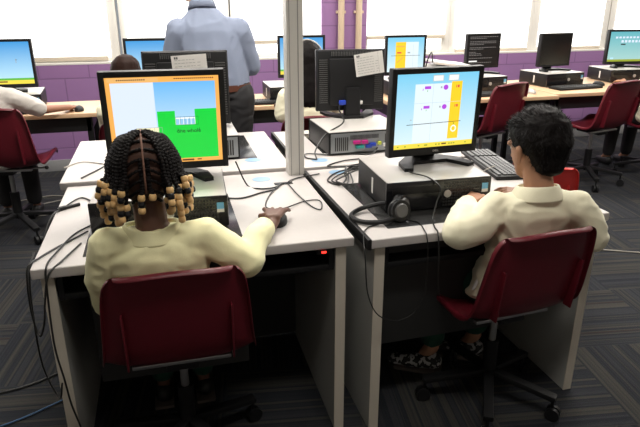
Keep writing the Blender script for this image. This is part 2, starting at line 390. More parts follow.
# ------------------------------------------------------------------ monitors
SC = {k: emis('screen_'+k, lin(*v), 1.0) for k, v in dict(orange=(240, 172, 84), tan=(232, 180, 110), pale=(214, 226, 245), green=(12, 205, 62), dkgreen=(6, 70, 30), white=(245, 245, 240), box=(240, 235, 190), brown=(90, 50, 20),
      yellow=(250, 205, 40), yellow2=(240, 215, 70), purple=(176, 70, 214), red=(215, 50, 70), line=(30, 35, 35), panel=(222, 236, 242), grid=(180, 205, 215), grey=(190, 190, 190), off=(4, 4, 5), olive=(150, 160, 40), lime=(90, 180, 60), ltgrey=(160, 165, 170)).items()}
SC['sky'] = emis_grad('screen_sky', lin(90, 175, 238), lin(222, 240, 252)); SC['sky2'] = emis_grad('screen_pale_sky', lin(120, 200, 232), lin(214, 234, 240))
SC['sky3'] = emis_grad('screen_deep_sky', lin(60, 150, 215), lin(190, 230, 245)); SC['teal'] = emis_grad('screen_teal', lin(95, 175, 185), lin(165, 205, 200))
SC['black'] = mat('screen_off', (.006, .006, .007), .25)
def monitor(label, loc, rz, cz, w=.375, h=.32, tilt=0, screen=None, stand=True, logo=False, bez=.018, botb=.026, backdetail=False, landscape_base=True, loaded=True):
    """loc = foot position on its support; cz = height of panel centre above the foot"""
    t = thing('monitor', label, 'monitor', loc, rz)
    T = Matrix.Translation((0, 0, cz)) @ Matrix.Rotation(R(-tilt), 4, 'X')
    iw, ih = w/2-bez, h/2
    b = MB()
    b.box(-w/2, -w/2+bez, -.022, .012, -h/2, h/2, 'black', T, bev=.003); b.box(w/2-bez, w/2, -.022, .012, -h/2, h/2, 'black', T, bev=.003)
    b.box(-w/2+.003, w/2-.003, -.0215, .012, h/2-bez, h/2-.0005, 'black', T, bev=.003); b.box(-w/2+.003, w/2-.003, -.0215, .012, -h/2+.0005, -h/2+botb, 'black', T, bev=.003)
    b.build('bezel', None, t)
    # rear casing: chamfered slab with raised middle
    b = MB(); b.box(-w/2+.004, w/2-.004, -.010, .024, -h/2+.004, h/2-.004, 'black', T, bev=.006)
    vs = b.box(-w*.33, w*.33, .02, .052, -h*.40, h*.36, 'black', T, bev=.008)
    hs = b.build('rear_housing', None, t)
    if backdetail:
        for sx in (-1, 1):
            v = MB()
            for k in range(22):
                z = -h*.36 + k*h*.033
                v.box(sx*w*.405-w*.06, sx*w*.405+w*.06, .0235, .0262, z, z+h*.013, 'silver_dim', T)
            v.build('side_vent', None, hs, smooth=False)
        v = MB()
        for k in range(26):
            x = -w*.3 + k*w*.6/26
            v.box(x, x+.004, .0235, .0262, h*.40, h*.47, 'silver_dim', T)
        v.build('top_vent', None, hs, smooth=False)
        v = MB(); v.box(-.052, -.014, .052, .066, -.118, -.100, 'white_thing', T, bev=.002); v.build('cable_plug', None, hs)
        v = MB(); v.box(.035, .072, .052, .068, -.118, -.095, 'blue_p', T, bev=.002); v.build('video_plug', None, hs)
    # screen: own coordinates u (0..1 right), v (0..1 down)
    b = MB(); sw, s0, s1 = 2*iw, -h/2+botb, h/2-bez; sh = s1-s0
    uvl = b.bm.loops.layers.uv.new('UVMap')
    yy = -.0190
    def rect(u0, v0, u1, v1, m, lay=1):
        pts = [(u0, v1), (u1, v1), (u1, v0), (u0, v0)]
        poly(pts, m, lay)
    def poly(pts, m, lay=1):
        f = b.quad([T @ Vector((-iw+u*sw, yy-.00012*lay, s1-v*sh)) for u, v in pts], m)
        for l, (u, v) in zip(f.loops, pts): l[uvl].uv = (u, 1-v)
    if screen: screen(rect, poly)
    else: rect(0, 0, 1, 1, SC['black'], 0)
    so = b.build('screen', None, t, smooth=False, fixn=False)
    if logo: text_mesh('DELL', .0115, 'maker_logo', 'ltgrey_m', t, T @ Vector((0.01, -.0218, -h/2+botb/2)), (R(90-tilt), 0, 0))
    if stand:
        b = MB(); zt = cz-.03
        b.prism([(-.045, .03), (.045, .03), (.036, .058), (-.036, .058)], .0, zt, 'black', Matrix.Translation((0, .014, 0)) @ Matrix([[1, 0, 0, 0], [0, 1, -.09, .012], [0, 0, 1, 0], [0, 0, 0, 1]]))
        b.build('stand_neck', None, t)
        b = MB(); b.prism([(-.05, .10), (-.13, .01), (-.145, -.075), (-.115, -.085), (-.07, -.0), (.07, -.0), (.115, -.085), (.145, -.075), (.13, .01), (.05, .10)], 0.001, .014, 'black')
        b.build('stand_base', None, t)
    t['_T'] = 0; del t['_T']
    return t, T, so
M['silver_dim'] = mat('slat_grey', (.10, .10, .10), .35); M['ltgrey_m'] = mat('logo_grey', (.35, .35, .35), .4)

def scr_game(rect, poly):
    rect(0, 0, 1, 1, SC['orange'], 0)
    rect(.02, .008, .46, .05, SC['tan'], 1); rect(.50, .015, .98, .048, SC['orange'], 1)
    for k in range(14): rect(.10+k*.018, .022, .112+k*.018, .036, SC['brown'], 2)
    for k in range(20): rect(.60+k*.018, .018, .612+k*.018, .032, SC['brown'], 2)
    rect(.04, .06, .415, .955, SC['pale'], 1); rect(.415, .06, .965, .955, SC['sky'], 1)
    poly([(.415, .06), (.405, .955), (.40, .955), (.40, .06)], SC['pale'], 2)
    rect(.425, .39, .585, .955, SC['green'], 2); rect(.765, .375, .965, .955, SC['green'], 2); rect(.585, .555, .765, .955, SC['green'], 2)
    rect(.585, .47, .765, .552, SC['white'], 2)
    for k in range(5): rect(.59+k*.035, .485, .62+k*.035, .55, SC['sky3'], 3)
    for k in range(6): rect(.588+k*.041, .462, .590+k*.041, .556, SC['dkgreen'], 4)
    rect(.588, .460, .795, .464, SC['dkgreen'], 4); rect(.588, .553, .795, .557, SC['dkgreen'], 4)
    rect(.23, .575, .43, .655, SC['box'], 3)
    for k in range(6): rect(.228+k*.04, .572, .231+k*.04, .658, SC['ltgrey'], 4)
    rect(.228, .572, .46, .576, SC['ltgrey'], 4); rect(.228, .654, .46, .658, SC['ltgrey'], 4); rect(.457, .572, .46, .658, SC['ltgrey'], 4)
    rect(.60, .595, .604, .63, SC['dkgreen'], 4); rect(.60, .611, .63, .614, SC['dkgreen'], 4); rect(.798, .595, .802, .63, SC['dkgreen'], 4); rect(.775, .611, .80, .614, SC['dkgreen'], 4)
    rect(.62, .968, .73, .988, SC['brown'], 2); rect(.76, .970, .80, .984, SC['brown'], 2)
def scr_table(rect, poly):
    rect(0, 0, 1, 1, SC['sky2'], 0)
    rect(.22, .135, .665, .92, SC['panel'], 1); rect(.665, .115, .80, .90, SC['yellow'], 1)
    rect(.44, .135, .443, .92, SC['grid'], 2); rect(.22, .385, .80, .389, SC['grid'], 2)
    for u in (.43, .62): rect(u, .025, u+.13, .105, SC['grey'], 1); rect(u+.008, .033, u+.122, .097, SC['white'], 2)
    for v in (.165, .425):
        rect(.335, v, .41, v+.038, SC['purple'], 2); rect(.31, v+.03, .318, v+.055, SC['purple'], 2); rect(.368, v+.05, .374, v+.075, SC['lime'], 2)
        c = (.595, v+.025); poly([(c[0]+.030*math.cos(a), c[1]+.034*math.sin(a)) for a in [-2*math.pi*k/16 for k in range(16)]], SC['purple'], 3)
        rect(.53, v+.01, .55, v+.035, SC['ltgrey'], 2); rect(.725, v, .735, v+.035, SC['red'], 3); rect(.745, v, .765, v+.035, SC['red'], 3)
    poly([(.14, .668), (.82, .656), (.82, .664), (.14, .676)], SC['line'], 4); rect(.18, .60, .20, .61, SC['ltgrey'], 3)
    for k in range(12):
        a = 2*math.pi*k/12; u, v = .735+.03*math.cos(a), .76+.04*math.sin(a); rect(u-.008, v-.009, u+.008, v+.009, SC['white'], 3)
    rect(.725, .675, .74, .70, SC['olive'], 3)
    rect(0, .935, 1, 1, SC['yellow2'], 3); rect(.60, .955, .66, .975, SC['brown'], 4)
    for u in (.04, .13, .30, .38, .40, .52, .56, .69, .72, .75, .9): rect(u, .958, u+.02, .978, SC['olive'], 4)
def scr_sky(rect, poly):
    rect(0, 0, 1, 1, SC['sky3'], 0); rect(0, .86, 1, .91, SC['lime'], 1); rect(0, .91, 1, 1, SC['yellow2'], 1)
    for k in range(5): rect(.12, .45+k*.07, .125, .48+k*.07, SC['purple'], 2)
    rect(.74, .40, .75, .50, SC['ltgrey'], 2); rect(.74, .42, .77, .43, SC['line'], 2); rect(.30, .93, .55, .96, SC['brown'], 3)
def scr_cols(rect, poly):
    rect(0, 0, 1, 1, SC['sky2'], 0); rect(.22, .13, .50, .9, SC['yellow'], 1); rect(.50, .13, .85, .9, SC['panel'], 1)
    rect(.24, .24, .46, .27, SC['orange'], 2); rect(.26, .42, .38, .46, SC['red'], 2); rect(.10, .52, .9, .53, SC['line'], 2); rect(.55, .42, .62, .46, SC['ltgrey'], 2)
    poly([(.26, .72), (.42, .56), (.44, .58), (.28, .74)], SC['orange'], 3); rect(.7, .2, .705, .9, SC['grid'], 3)
def scr_term(rect, poly):
    rect(0, 0, 1, 1, SC['off'], 0)
    rnd = random.Random(3)
    for k, n in enumerate((.95, .6, 0, .9, .95, .45, 0, .92, .5, 0, .2, .35, .4, 0, .85, 0, 0, .8, 0)):
        if n:
            u = .06
            while u < .06+n*.88: du = rnd.uniform(.03, .07); rect(u, .06+k*.047, min(u+du, .95), .078+k*.047, SC['ltgrey_txt'], 1); u += du+.015
    rect(.06, .80, .32, .84, SC['white'], 2)
SC['ltgrey_txt'] = emis('screen_text_grey', lin(120, 115, 112), 1)
def scr_teal(rect, poly):
    rect(0, 0, 1, 1, SC['teal'], 0); rect(0, .93, 1, 1, SC['olive'], 1); rect(.08, .86, .16, .92, SC['sky3'], 2); rect(.3, .40, .42, .44, SC['line'], 2)
    for k in range(9): rect(.14+k*.09, .16, .20+k*.09, .22, SC['pale'], 2)
    for k in range(7): rect(.3+k*.09, .28, .36+k*.09, .36, SC['pale'], 2)

PCZ = TOP+.112
t, T, so = monitor('black monitor showing a green and blue game, in front of the girl with braids', (.408, .40, PCZ), -1.5, .205, w=.408, h=.345, tilt=-3, screen=scr_game, bez=.02, botb=.026)
text_mesh('one whole', .019, 'screen_text', SC['dkgreen'], so, T @ Vector((.0735, -.0196, -.035)), (R(93), 0, 0), ext=0)
t, T, so = monitor('black monitor showing purple shapes and a yellow column, in front of the boy', (1.378, .335, PCZ), 4, .203, w=.372, h=.325, tilt=-2, screen=scr_table, bez=.020, botb=.030, logo=True)
tbr, TBR, _ = monitor('black monitor seen from behind beyond the white post, with a taped note', (1.352, 1.30, TOP+.006+.112), 180-3, .185, w=.362, h=.31, tilt=-2, backdetail=True)
tbl, TBL, _ = monitor('black monitor seen from behind, just beyond the game monitor, with a taped note', (.515, 1.16, TOP+.014+.112), 180-3, .185, w=.385, h=.34, tilt=-2, backdetail=True)
monitor('monitor with blue and green screen at the left edge of the picture', (-.63, 2.80, .852), -1, .185, w=.41, h=.32, screen=scr_sky)
monitor('blue-screened monitor left of the standing man, behind the other pupils', (.37, 2.72, .852), -2, .185, w=.41, h=.31, screen=scr_sky)
monitor('blue-screened monitor half hidden by the white post', (1.435, 2.80, .852), -4, .182, w=.36, h=.31, screen=scr_sky)
monitor('monitor with a yellow column on a blue screen, below the two pipes', (2.24, 2.72, .852), 0, .18, w=.335, h=.30, screen=scr_cols)
monitor('black monitor filled with lines of grey text', (2.97, 2.84, .852), 6, .185, w=.32, h=.275, screen=scr_term, bez=.008, botb=.012)
monitor('switched-off black monitor near the right edge', (3.68, 2.88, .852), 8, .175, w=.34, h=.275, bez=.012, botb=.016)
monitor('teal-screened monitor cut by the right edge of the picture', (4.46, 2.93, .852), -6, .178, w=.41, h=.30, screen=scr_teal)

# ------------------------------------------------------------------ desktop computers
def pc(label, loc, rz, w=.395, d=.345, h=.108, rear=True):
    t = thing('desktop_computer', label, 'computer', loc, rz)
    b = MB(); b.box(-w/2, w/2, -d/2+.012, d/2, .006, h, 'black', bev=.004); b.box(-w/2+.003, w/2-.003, -d/2+.004, d/2-.003, h-.001, h+.003, 'pc_top', bev=.0012)
    for x in (-w/2+.03, w/2-.03):
        for y in (-d/2+.04, d/2-.04): b.cyl((x, y, 0), (x, y, .007), .01, m='black')
    b.build('case', None, t)
    b = MB(); b.box(-w/2-.002, w/2+.002, -d/2, -d/2+.013, .004, h+.002, 'gloss_black', bev=.005)
    b.box(-w/2+.02, 0, -d/2-.0015, -d/2, .066, .092, 'black', bev=.0006)
    for i in range(17):
        for j in range(8): b.box(.015+i*.0102, .022+i*.0102, -d/2-.001, -d/2, .012+j*.0115, .0195+j*.0115, 'mesh')
    b.build('front_panel', None, t)
    b = MB(); b.cyl((.03, -d/2-.005, .058), (.03, -d/2, .058), .0135, m='silver', n=20); b.build('power_button', None, t)
    b = MB(); b.box(w/2-.035, w/2-.012, -d/2-.0025, -d/2-.0008, .055, .088, 'badge'); b.box(w/2-.035, w/2-.012, -d/2-.003, -d/2-.0008, .055, .066, 'white_thing'); b.build('badge_sticker', None, t)
    b = MB(); b.box(-w/2-.001, -w/2+.001, -.02, -.004, .025, .085, 'paper'); b.build('side_label', None, t)
    if rear:
        p = MB(); y = d/2
        p.box(-w/2+.01, w/2-.01, y-.001, y+.003, .01, h-.006, 'port_grey', bev=.001)
        pp = p.build('rear_panel', None, t)
        p = MB()
        for k in range(7): p.box(w/2-.035-k*.010, w/2-.030-k*.010, y+.003, y+.0045, .02, .085, 'dark')
        for k in range(24): p.box(-.05+k*.006, -.047+k*.006, y+.003, y+.0045, .072, .092, 'dark')
        for k in range(8): p.box(-w/2+.03+k*.011, -w/2+.036+k*.011, y+.003, y+.0045, .02, .09, 'dark')
        p.build('vent', None, pp, smooth=False)
        for (x, c, ww, z) in ((.06, 'pink', .035, .05), (.02, 'pink', .03, .05), (-.02, 'blue_p', .03, .035), (.045, 'teal_p', .04, .028), (.0, 'blue_p', .03, .028), (-.055, 'yellow_p', .016, .04), (-.08, 'white_thing', .014, .03)):
            p = MB(); p.box(x-ww/2, x+ww/2, y+.003, y+.016, z, z+.016, c, bev=.002); p.build('port', None, pp)
    return t
pc('black desktop computer under the game monitor, behind the girl\'s shoulder', (.372, .325, TOP+.0015), -3, w=.43, d=.33)
p0 = pc('black desktop computer with silver top under the boy\'s monitor', (1.328, .302, TOP+.0015), -1.5)
dup(p0, (1.325, 1.10, TOP+.0075), 182, 'desktop computer with coloured rear ports facing us, beyond the white post')
dup(p0, (.525, 1.12, TOP+.0155), 180, 'desktop computer under the rear-facing monitor beyond the game screen')
for x, y, rz, lab in ((-.60, 2.78, 4, 'grey-topped desktop computer under the leftmost blue-screened monitor'), (.37, 2.72, 0, 'desktop computer on the middle table hidden behind the standing man'),
                      (1.34, 2.70, 0, 'desktop computer on the middle table, just left of the white post'), (2.27, 2.74, 0, 'desktop computer under the monitor with the yellow column, below the two pipes'), (2.90, 2.80, 8, 'desktop computer under the monitor with grey text lines'),
                      (3.67, 2.86, 8, 'black and silver desktop computer under the switched-off monitor'), (4.42, 2.93, -4, 'desktop computer under the teal monitor at the right edge')):
    dup(p0, (x, y, .7405), rz, lab)

# printer
t = thing('printer', 'low white printer with a black end on the wall table, behind the boy\'s monitor', 'printer', (2.66, 2.78, .7405), -4)
b = MB(); b.box(-.19, .17, -.15, .15, 0, .20, 'white_thing', bev=.015); b.build('printer_body', None, t)
b = MB(); b.box(-.18, .16, -.14, .14, 0, .02, 'white_thing', Matrix.Translation((0, 0, .20)) @ Matrix.Rotation(R(7), 4, 'Y'), bev=.006); b.build('printer_lid', None, t)
b = MB(); b.box(.172, .20, -.10, .10, .10, .19, 'black', bev=.01); b.build('end_cap', None, t)

# ------------------------------------------------------------------ notes taped to the backs
def note(label, par, T, x, z, w, h, rot, yoff=.0575):
    """sheet taped to the rear casing of a monitor; built at its own place in the room"""
    t = thing('paper_note', label, 'paper note'); bpy.context.view_layer.update()
    base = Matrix.Translation(par.location) @ Matrix.Rotation(par.rotation_euler.z, 4, 'Z') @ T @ Matrix.Translation((x, yoff, z)) @ Matrix.Rotation(R(rot), 4, 'Y')
    t.matrix_world = base
    b = MB(); n = 6
    for i in range(n):
        xa, xb = -w/2+w*i/n, -w/2+w*(i+1)/n; c = lambda q: .006*(2*q/w)**2
        b.box(xa, xb, -.0004+c((xa+xb)/2), .0004+c((xa+xb)/2), -h/2, h/2, 'paper')
    b.build('sheet', None, t, smooth=False)
    b = MB(); rnd = random.Random(int(w*1e4))
    c = lambda q: .006*(2*q/w)**2+.0006
    for k in range(7):
        z0 = h/2-.022-k*h*.115; u = -w*.42
        while u < w*rnd.uniform(.2, .42):
            du = rnd.uniform(.008, .016); b.box(-u-du, -u, c(u)-.0002, c(u)+.0004, z0, z0+.0022, 'ink_soft'); u += du+.004
    for k in range(2): b.box(w*.42-.007-k*.009, w*.42-k*.009, c(w*.4)-.0002, c(w*.4)+.0006, h/2-.016, h/2-.006, 'ink')
    b.build('print', None, t, smooth=False)
    return t
M['ink_soft'] = mat('ink_soft', (.35, .35, .35), .8)
note('white printed note taped crookedly on the monitor back beyond the white post', tbr, TBR, -.085, .085, .15, .11, 8)
note('white printed note taped on the monitor back just above the game screen', tbl, TBL, -.02, .095, .155, .12, 3)

# ------------------------------------------------------------------ keyboards, mice
def keyboard(label, loc, rz, pale=False, w=.44, d=.145):
    t = thing('keyboard', label, 'keyboard', loc, rz)
    b = MB(); b.box(-w/2, w/2, -d/2, d/2, 0, .016, 'black', bev=.005); b.build('keyboard_body', None, t)
    b = MB(); kc = 'keycap_pale' if pale else 'keycap'
    for r in range(6):
        y = -d/2+.022+r*.0195 + (.006 if r == 5 else 0); x = -w/2+.014
        while x < w/2-.022:
            kw = .0165
            if r == 0 and abs(x+.06) < .01: kw = .11
            if not (.073 < x < .083 or .137 < x < .147): b.box(x, x+kw, y-.008, y+.008, .015, .0225, kc, bev=.0018, seg=1)
            x += kw+.0025
    b.build('keycaps', None, t); return t
keyboard('black keyboard standing crosswise beside the boy\'s computer', (1.81, .60, TOP+.001), 82, pale=True)
k0 = keyboard('black keyboard in front of the desktop computer with the text monitor', (2.86, 2.45, .741), 6)
dup(k0, (3.72, 2.58, .741), 6, 'black keyboard in front of the computer with the switched-off monitor')
dup(k0, (-.68, 2.57, .741), 2, 'black keyboard in front of the white-shirted pupil at the far left')
keyboard('keyboard lying on the middle table before the long-haired girl', (1.16, 2.53, .741), -3)
def mouse(label, loc, rz, m='black'):
    t = thing('computer_mouse', label, 'mouse', loc, rz)
    b = MB(); b.ball((0, 0, .006), (.031, .055, .030), m, u=20, v=12)
    bmesh.ops.bisect_plane(b.bm, geom=b.bm.verts[:]+b.bm.edges[:]+b.bm.faces[:], plane_co=(0, 0, 0), plane_no=(0, 0, -1), clear_outer=True)
    bmesh.ops.holes_fill(b.bm, edges=b.bm.edges[:]); b.build('mouse_shell', None, t)
    b = MB(); b.cyl((-.004, .032, .029), (.004, .032, .029), .008, m='silver'); b.build('scroll_wheel', None, t); return t
mouse('black computer mouse under the hand of the girl with braids', (.745, .150, TOP+.0005), -14)
mouse('dark mouse lying on the wall table right of the switched-off monitor', (4.02, 2.68, .7405), 20)
mouse('silver-grey mouse between the two keyboards on the wall table behind the boy', (3.21, 2.45, .7405), 10, m='silver')
mouse('dark mouse under the hand of the white-shirted pupil at the far left', (-.155, 2.56, .7405), 0)

# ------------------------------------------------------------------ shell chairs
def shell_mesh(m):
    P = [(.235, .395), (.222, .422), (.19, .436), (.12, .438), (.04, .430), (-.05, .424), (-.115, .432), (-.160, .462), (-.182, .512), (-.196, .58), (-.212, .66), (-.226, .73), (-.234, .775), (-.238, .790)]
    Wd = [.20, .212, .218, .222, .222, .222, .220, .215, .208, .202, .196, .188, .176, .160]
    b = MB(); N = 14; rows = []
    for i, ((y, z), wd) in enumerate(zip(P, Wd)):
        row = []; back = min(1, max(0, (i-5)/4))
        ta = Vector((0, P[min(i+1, len(P)-1)][0]-P[max(i-1, 0)][0], P[min(i+1, len(P)-1)][1]-P[max(i-1, 0)][1])).normalized(); nr = Vector((0, ta.z, -ta.y))
        if nr.z < 0 and i < 6: nr = -nr
        for k in range(N+1):
            s = 2*k/N-1; lift = .030*abs(s)**3*(1 if i < 13 else .8) + .012*(abs(s)**8)
            fwd = Vector((0, .75, 0)) if back > .5 else Vector((0, 0, 1))*(1-back)+Vector((0, .6, 0))*back
            dz = -.012*s*s if i >= 12 else 0
            row.append(b.bm.verts.new(Vector((s*wd, y, z+dz)) + fwd*lift))
        rows.append(row)
    for a, c in zip(rows, rows[1:]):
        for k in range(N): b.bm.faces.new((a[k], a[k+1], c[k+1], c[k]))
    # rolled rim: fold the border outwards / backwards
    def fold(vs, d):
        nv = [b.bm.verts.new(v.co+d(v, i)) for i, v in enumerate(vs)]
        for k in range(len(vs)-1): b.bm.faces.new((vs[k], vs[k+1], nv[k+1], nv[k]))
        return nv
    for side in (0, N):
        sg = -1 if side == 0 else 1
        col = [r[side] for r in rows]
        n1 = fold(col, lambda v, i: Vector((sg*.009, -.004 if i > 7 else 0, .001 if i > 7 else -.005)))
        fold(n1, lambda v, i: Vector((sg*.001, -.020 if i > 7 else -.002, -.002 if i > 7 else -.018)))
    n1 = fold(rows[-1], lambda v, i: Vector((0, -.010, .006))); fold(n1, lambda v, i: Vector((0, -.016, -.010)))
    o = b.build('seat_shell', m, None)
    so = o.modifiers.new('s', 'SOLIDIFY'); so.thickness = .005; su = o.modifiers.new('u', 'SUBSURF'); su.levels = su.render_levels = 1
    me = bpy.data.meshes.new_from_object(o.evaluated_get(bpy.context.evaluated_depsgraph_get())); bpy.data.objects.remove(o)
    for p in me.polygons: p.use_smooth = True
    try: me.set_sharp_from_angle(angle=R(50))
    except Exception: pass
    return me
def chair(label, loc, rz, m='maroon', parts=True, gap=0):
    t = thing('shell_chair', label, 'chair', loc, rz)
    o = bpy.data.objects.new('seat_shell', shell_mesh(m)); C.objects.link(o); o.parent = t
    for s in (-1, 1):
        b = MB(); b.box(s*.150-.003, s*.150+.003, -.214, -.165, .47, .66, m, Matrix.Translation((0, 0, 0)), bev=.0035); 
        b.bm.verts.ensure_lookup_table()
        for v in b.bm.verts:
            if v.co.z > .55: v.co.y += -.012 if v.co.y < -.195 else -.035
            elif v.co.y < -.195: v.co.y += .012
        b.build('back_rib', None, t)
    b = MB(); b.box(-.15, .15, -.10, -.075, .405, .418, 'steel', bev=.003); b.box(-.15, .15, .075, .10, .405, .418, 'steel', bev=.003); b.box(-.05, .05, -.10, .10, .385, .41, 'black', bev=.004); b.build('seat_bracket', None, t)
    b = MB(); b.cyl((0, 0, .10), (0, 0, .26), .026, m='black'); b.cyl((0, 0, .24), (0, 0, .39), .014, m='steel'); b.build('post', None, t)
    b = MB(); b.cyl((.04, 0, .395), (.19, .03, .39), .005, m='steel'); b.ball((.195, .031, .39), .012, 'black'); b.build('lever', None, t)
    for k in range(5):
        a = 2*math.pi*k/5+.35; c, s = math.cos(a), math.sin(a)
        b = MB(); q = Matrix.Rotation(a, 4, 'Z'); b.box(.0, .255, -.018, .018, 0, .022, 'black', q @ Matrix.Translation((0, 0, .115)) @ Matrix.Rotation(R(8), 4, 'Y'), bev=.005); b.build('base_arm', None, t)
        b = MB()
        for s2 in (-1, 1): b.cyl(q @ Vector((.25, s2*.004, .026)), q @ Vector((.25, s2*.018, .026)), .026, m='black')
        b.cyl(q @ Vector((.245, 0, .026)), q @ Vector((.245, 0, .085)), .006, m='black'); b.build('caster', None, t)
    return t
ch0 = chair('maroon plastic shell chair under the girl with beaded braids', (.392, .02, 0), 0)
dup(ch0, (1.525, .010, 0), 5, 'maroon plastic shell chair under the boy with short black hair')
big = []
big.append(dup(ch0, (2.80, 2.43, 0), 22, 'empty maroon shell chair tucked under the table before the monitor with grey text'))
big.append(dup(ch0, (3.74, 2.33, 0), 14, 'maroon shell chair at the right edge, before the teal monitor'))
big.append(dup(ch0, (-.58, 2.30, 0), -6, 'dark maroon shell chair under the white-shirted pupil at the far left'))
for o_ in big: o_.scale = (1.08, 1.08, 1.10)
dup(ch0, (1.27, 1.98, 0), 0, 'shell chair of the long-haired girl behind the white post')
dup(ch0, (.22, 2.10, 0), 0, 'shell chair of the pupil whose hair shows above the game monitor')
cr = chair('bright red shell chair whose back shows right behind the boy', (2.37, 1.09, 0), -22, m='red_shell'); cr.scale = (.95, .95, .81)
dup(ch0, (4.38, 2.40, 0), 0, 'shell chair under the pupil cut by the right edge of the picture')

# ------------------------------------------------------------------ people
def skin_build(mb, name, m, parent, vox=.005, smooth=6, wr=0, wf=(9, 9, 16), seed=0, dec=None):
    """fuse the overlapping limb volumes into one continuous surface; wr = depth of cloth folds"""
    o = mb.build(name, m, None, smooth=False)
    r = o.modifiers.new('r', 'REMESH'); r.mode = 'VOXEL'; r.voxel_size = vox
    s = o.modifiers.new('s', 'SMOOTH'); s.factor = .6; s.iterations = smooth
    me = bpy.data.meshes.new_from_object(o.evaluated_get(bpy.context.evaluated_depsgraph_get()))
    mats = list(o.data.materials); bpy.data.objects.remove(o)
    if wr:
        off = Vector((seed*3.1, seed*1.7, 0))
        for v, n in [(v, v.normal.copy()) for v in me.vertices]:
            q = Vector((v.co.x*wf[0], v.co.y*wf[1], v.co.z*wf[2])) + off
            q2 = q + noise.noise_vector(q*.6)*1.2
            f = 1-abs(noise.noise(q2))*2
            v.co += n*wr*(f*.8 + .3*noise.noise(q2*2.3))
    for p in me.polygons: p.use_smooth = True
    me.name = name
    n = bpy.data.objects.new(name, me); C.objects.link(n); n.parent = parent; return n
def head_nodes(b, T, s=1):
    """skull, jaw, nose, ears in head space: +y is the face, z up, origin at head centre"""
    P = lambda x, y, z: tuple(T @ Vector((x*s, y*s, z*s)))
    b.hull(P(0, -.014, .02), (.074*s, .082*s, .086*s), P(0, .012, -.01), (.066*s, .076*s, .08*s))
    b.hull(P(0, .012, -.01), (.064*s, .074*s, .07*s), P(0, .045, -.075), (.036*s, .034*s, .026*s))
    b.hull(P(0, .080, .0), .008*s, P(0, .096, -.026), .011*s)
    for k in (-1, 1):
        b.hull(P(k*.080, -.006, .0), (.009*s, .014*s, .017*s), P(k*.076, .0, -.032), (.007*s, .010*s, .012*s))
        b.hull(P(k*.012, .080, .020), .008*s, P(k*.040, .070, .018), .010*s)
def face(parent, T, s, hair='hair_black'):
    for k in (-1, 1):
        b = MB(); b.ball(T @ Vector((k*.027*s, .069*s, .004*s)), .0115*s, 'eye'); b.ball(T @ Vector((k*.027*s, .0785*s, .004*s)), .0045*s, 'ink'); b.build('eye', None, parent)
        b = MB(); b.tube([T @ Vector((k*q*s, (.092-q*.30)*s, (.030-abs(q-.03)*.2)*s)) for q in (.014, .03, .048)], .003*s, hair); b.build('eyebrow', None, parent)
    b = MB(); b.tube([T @ Vector((q*s, (.086-abs(q)*.35)*s, (-.055+abs(q)*.12)*s)) for q in (-.022, -.01, 0, .01, .022)], .0042*s, 'lip'); b.build('mouth', None, parent)
def hand(b, wrist, d, up, s=1, side=1, curl=.5, spread=.16):
    """palm with four bent fingers and a thumb; d = pointing direction, up = back of the hand, side=+1 thumb towards right of d"""
    d = Vector(d).normalized(); up = Vector(up); up = (up-d*up.dot(d)).normalized(); lat = d.cross(up).normalized()*side; W = Vector(wrist)
    pc_ = W+d*.045*s
    for q in (-.026, -.009, .009, .026): b.hull(tuple(W+lat*q*.5*s), .013*s, tuple(W+d*.068*s+lat*q*s), .0115*s)
    for q, L, c in ((-.031, .052, 1.15), (-.0105, .066, 1), (.0105, .072, 1), (.031, .064, .9)):
        a = spread*q/.031; dd = (d*math.cos(a)+lat*math.sin(a)).normalized(); p = W+d*.070*s+lat*q*s; n = up; ang = 0; nodes = [(tuple(p), .0082*s)]
        for j, f in enumerate((.42, .32, .26)):
            ang += curl*c*(.5 if j == 0 else .8); v = dd*math.cos(ang)-n*math.sin(ang); p = p+v*L*f*s; nodes.append((tuple(p), (.0078, .0072, .0064)[j]*s))
        b.chain(nodes)
    p0 = W+d*.018*s+lat*.020*s; p1 = p0+(d*.6+lat*.7-up*.2).normalized()*.034*s; p2 = p1+(d*.95+lat*.15-up*.25).normalized()*.026*s
    b.chain([(tuple(p0), .012*s), (tuple(p1), .0095*s), (tuple(p2), .0075*s)])

